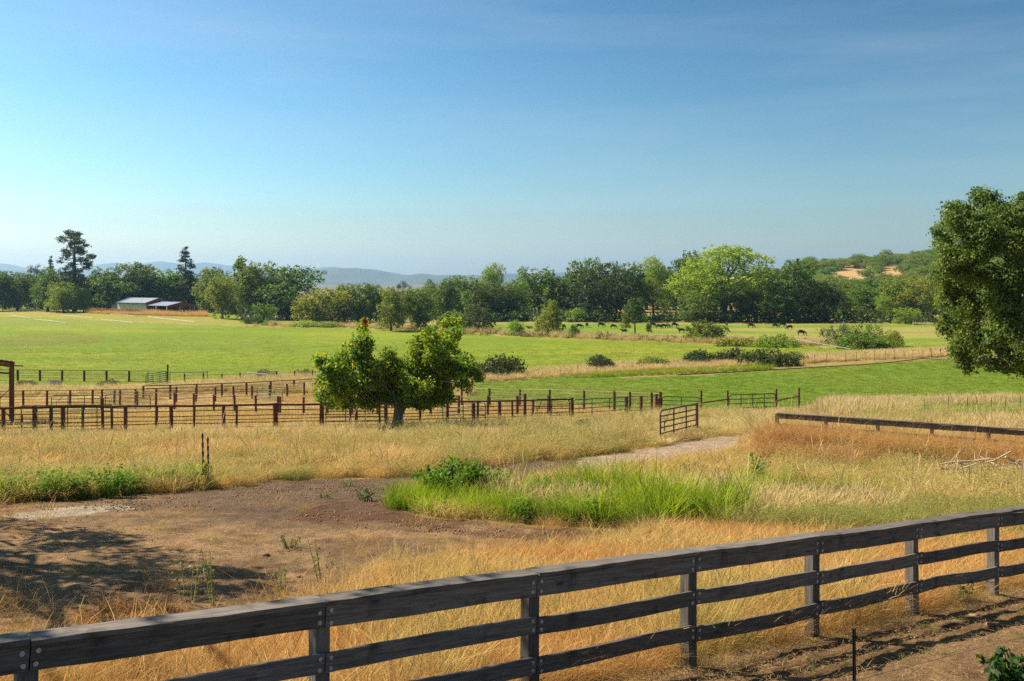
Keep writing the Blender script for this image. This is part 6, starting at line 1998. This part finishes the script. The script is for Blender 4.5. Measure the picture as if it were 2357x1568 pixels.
weed('yard_tuft', 'second small bright tuft above the red soil', 800, 1120, .22, .35, (.18, .25, .04), 12, .05, 14)
for (u, vb, h, lab) in ((436, 1402, 1.0, 'thin green stalk weed at the shade edge, leftmost of three'), (497, 1398, .95, 'pale stalk weed at the shade edge, middle of three'), (652, 1392, .8, 'dark leafy stalk weed at the shade edge, rightmost of three'), (745, 1340, .75, 'thin dry stalk weed at the yard end'),
                        (1515, 1262, .5, 'thistle stalk in the golden grass above the fence at mid right'), (1590, 1100, .85, 'pale thistle stalk at the right end of the track'), (2228, 1158, 2.0, 'tallest dark leafy stalk near the right edge'), (1200, 1090, 1.0, 'dry dark stalk among the olive weeds'), (1165, 1068, 1.2, 'second dry dark stalk among the olive weeds'),
                        (1830, 1125, .95, 'dark bare stalk right of the willow shoot'), (1000, 1520, .5, 'sprawling green weed behind the fence at lower mid'), (1020, 1440, .4, 'thorny weed in the golden grass behind the fence'), (1680, 1420, .5, 'green weed behind the second fence panel at right'), (1210, 1052, .55, 'grey green bush weed beside the track shade')):
    weed('stalk_weed', lab, u, vb, h, .30 if h > .6 else .3, (.17, .20, .06), 5 if h > .6 else 7, .05, 22, 'weed')
weed('russet_dock', 'rust coloured dock weed near the right edge', 2310, 1158, 1.0, .3, (.22, .10, .03), 7, .04, 44, 'weed', stemmat=M['rust'])
weed('russet_dock', 'brown dock weed left of the rust coloured dock', 2262, 1156, 1.05, .22, (.14, .10, .04), 6, .04, 40, 'weed', stemmat=M['rust'])
# mullein
def mullein(label, u, vb, vt, seed):
    g = G(u, vb); h = (vb - vt) / F * g.y
    q = np.random.default_rng(seed)
    o = empty('mullein', g, label, 'mullein')
    mb = MB(); mb.tube([(0, 0, -.05), (.02, 0, h * .5), (.0, 0, h)], [.03, .022, .01], 6)
    mb.build('stalk', M['bark_pale'], o, True)
    mb = MB(); zz = np.linspace(h * .45, h, 12); mb.tube([(.02 * (1 - i / 11), 0, z_) for i, z_ in enumerate(zz)], [.03 + .012 * math.sin(i * 2.1) if i < 11 else .012 for i in range(12)], 7)
    mb.build('seed_spike', M['bark'], o, True)
    pos, out = [], []
    for k in range(46):
        s = q.random() ** 1.4; an = q.random() * 6.283
        pos.append((math.cos(an) * .11, math.sin(an) * .11, .06 + s * h * .5)); out.append((math.cos(an), math.sin(an), .2))
    V, Q = leaf_quads(q, np.array(pos), np.array(out), .2, .38, .1, .6, .7)
    link('leaves', np_mesh('leaves', V, Q, M['leaf']), o, color=(.30, .30, .08))
mullein('taller dark mullein stalk at the yard edge', 466, 1129, 996, 1)
mullein('shorter leafy mullein stalk right of the taller one', 478, 1127, 1006, 2)

# brown hay heap, branch pile, boards, stones
g = G(305, 1438)
q = np.random.default_rng(4)
V, Q, T = strips(q, 900, .34, .75, .010, 2.6, segs=4)
V[:, 2] += np.clip(.30 * (1 - (np.hypot(V[:, 0], V[:, 1]) / .9) ** 2), 0, 1) * .7
hm = np_mesh('hay_heap', V * np.array([1, .6, 1]), Q, blade_mat('brown_hay', (.22, .10, .04), (.36, .18, .07), (.42, .23, .10), .2), False, {'t': ('FLOAT', T.astype(np.float32))})
tag(link('hay_heap', hm, None, g), 'heap of brown cut weeds at the front edge of the yard', 'hay heap', kind='stuff')
g = G(2270, 1110)
bp = empty('branch_pile', g, 'pile of pale dead branches in the grass at the right edge', 'branch pile')
q = np.random.default_rng(14)
M['deadwood'] = plain_mat('deadwood', (.50, .40, .28), .85, 0, .35, 4, .3)
for i in range(26):
    c = Vector((q.uniform(-1.3, 1.6), q.uniform(-.5, .5), q.uniform(.3, .75)))
    d = Vector((q.normal(), q.normal() * .5, q.normal() * .45)).normalized() * q.uniform(.3, .8)
    mb = MB(); mb.tube([c - d, c + Vector(q.normal(size=3)) * .05, c + d], [.035, .03, .012], 5); mb.build('branch', M['deadwood'], bp, True)
g = G(765, 1072)
bd = empty('old_board', g, 'grey board lying in the dry grass behind the yard', 'board')
me = board_mesh(1.0, .05, .2, 5, .01); me.materials.append(M['wood_brown']); ob_ = link('plank', me, bd, (-.5, 0, .22))
for (u, vv, r_, col, lab) in ((556, 1116, .17, (.42, .38, .34), 'pale flat stone at the far edge of the yard'), (2430 - 150, 1440, .07, (.36, .17, .10), 'reddish stone on the soil before the fence, right one'), (2243, 1421, .07, (.38, .22, .14), 'reddish stone on the soil before the fence, left one'), (432, 1385, .07, (.16, .08, .05), 'dark clod on the shaded yard'), (690, 1330, .06, (.2, .1, .06), 'dark clod at the sunny yard end'), (612, 1280, .09, (.14, .07, .045), 'reddish brown clod in the middle of the yard')):
    V, Fc, _ = stone(int(u))
    me = np_mesh('stone', V * r_ * np.array([1.3, 1, .8]), Fc, plain_mat('stone_%d' % u, col, .9, 0, .3, 3, .2))
    tag(link('stone', me, None, G(u, vv) + Vector((0, 0, .02))), lab, 'stone')
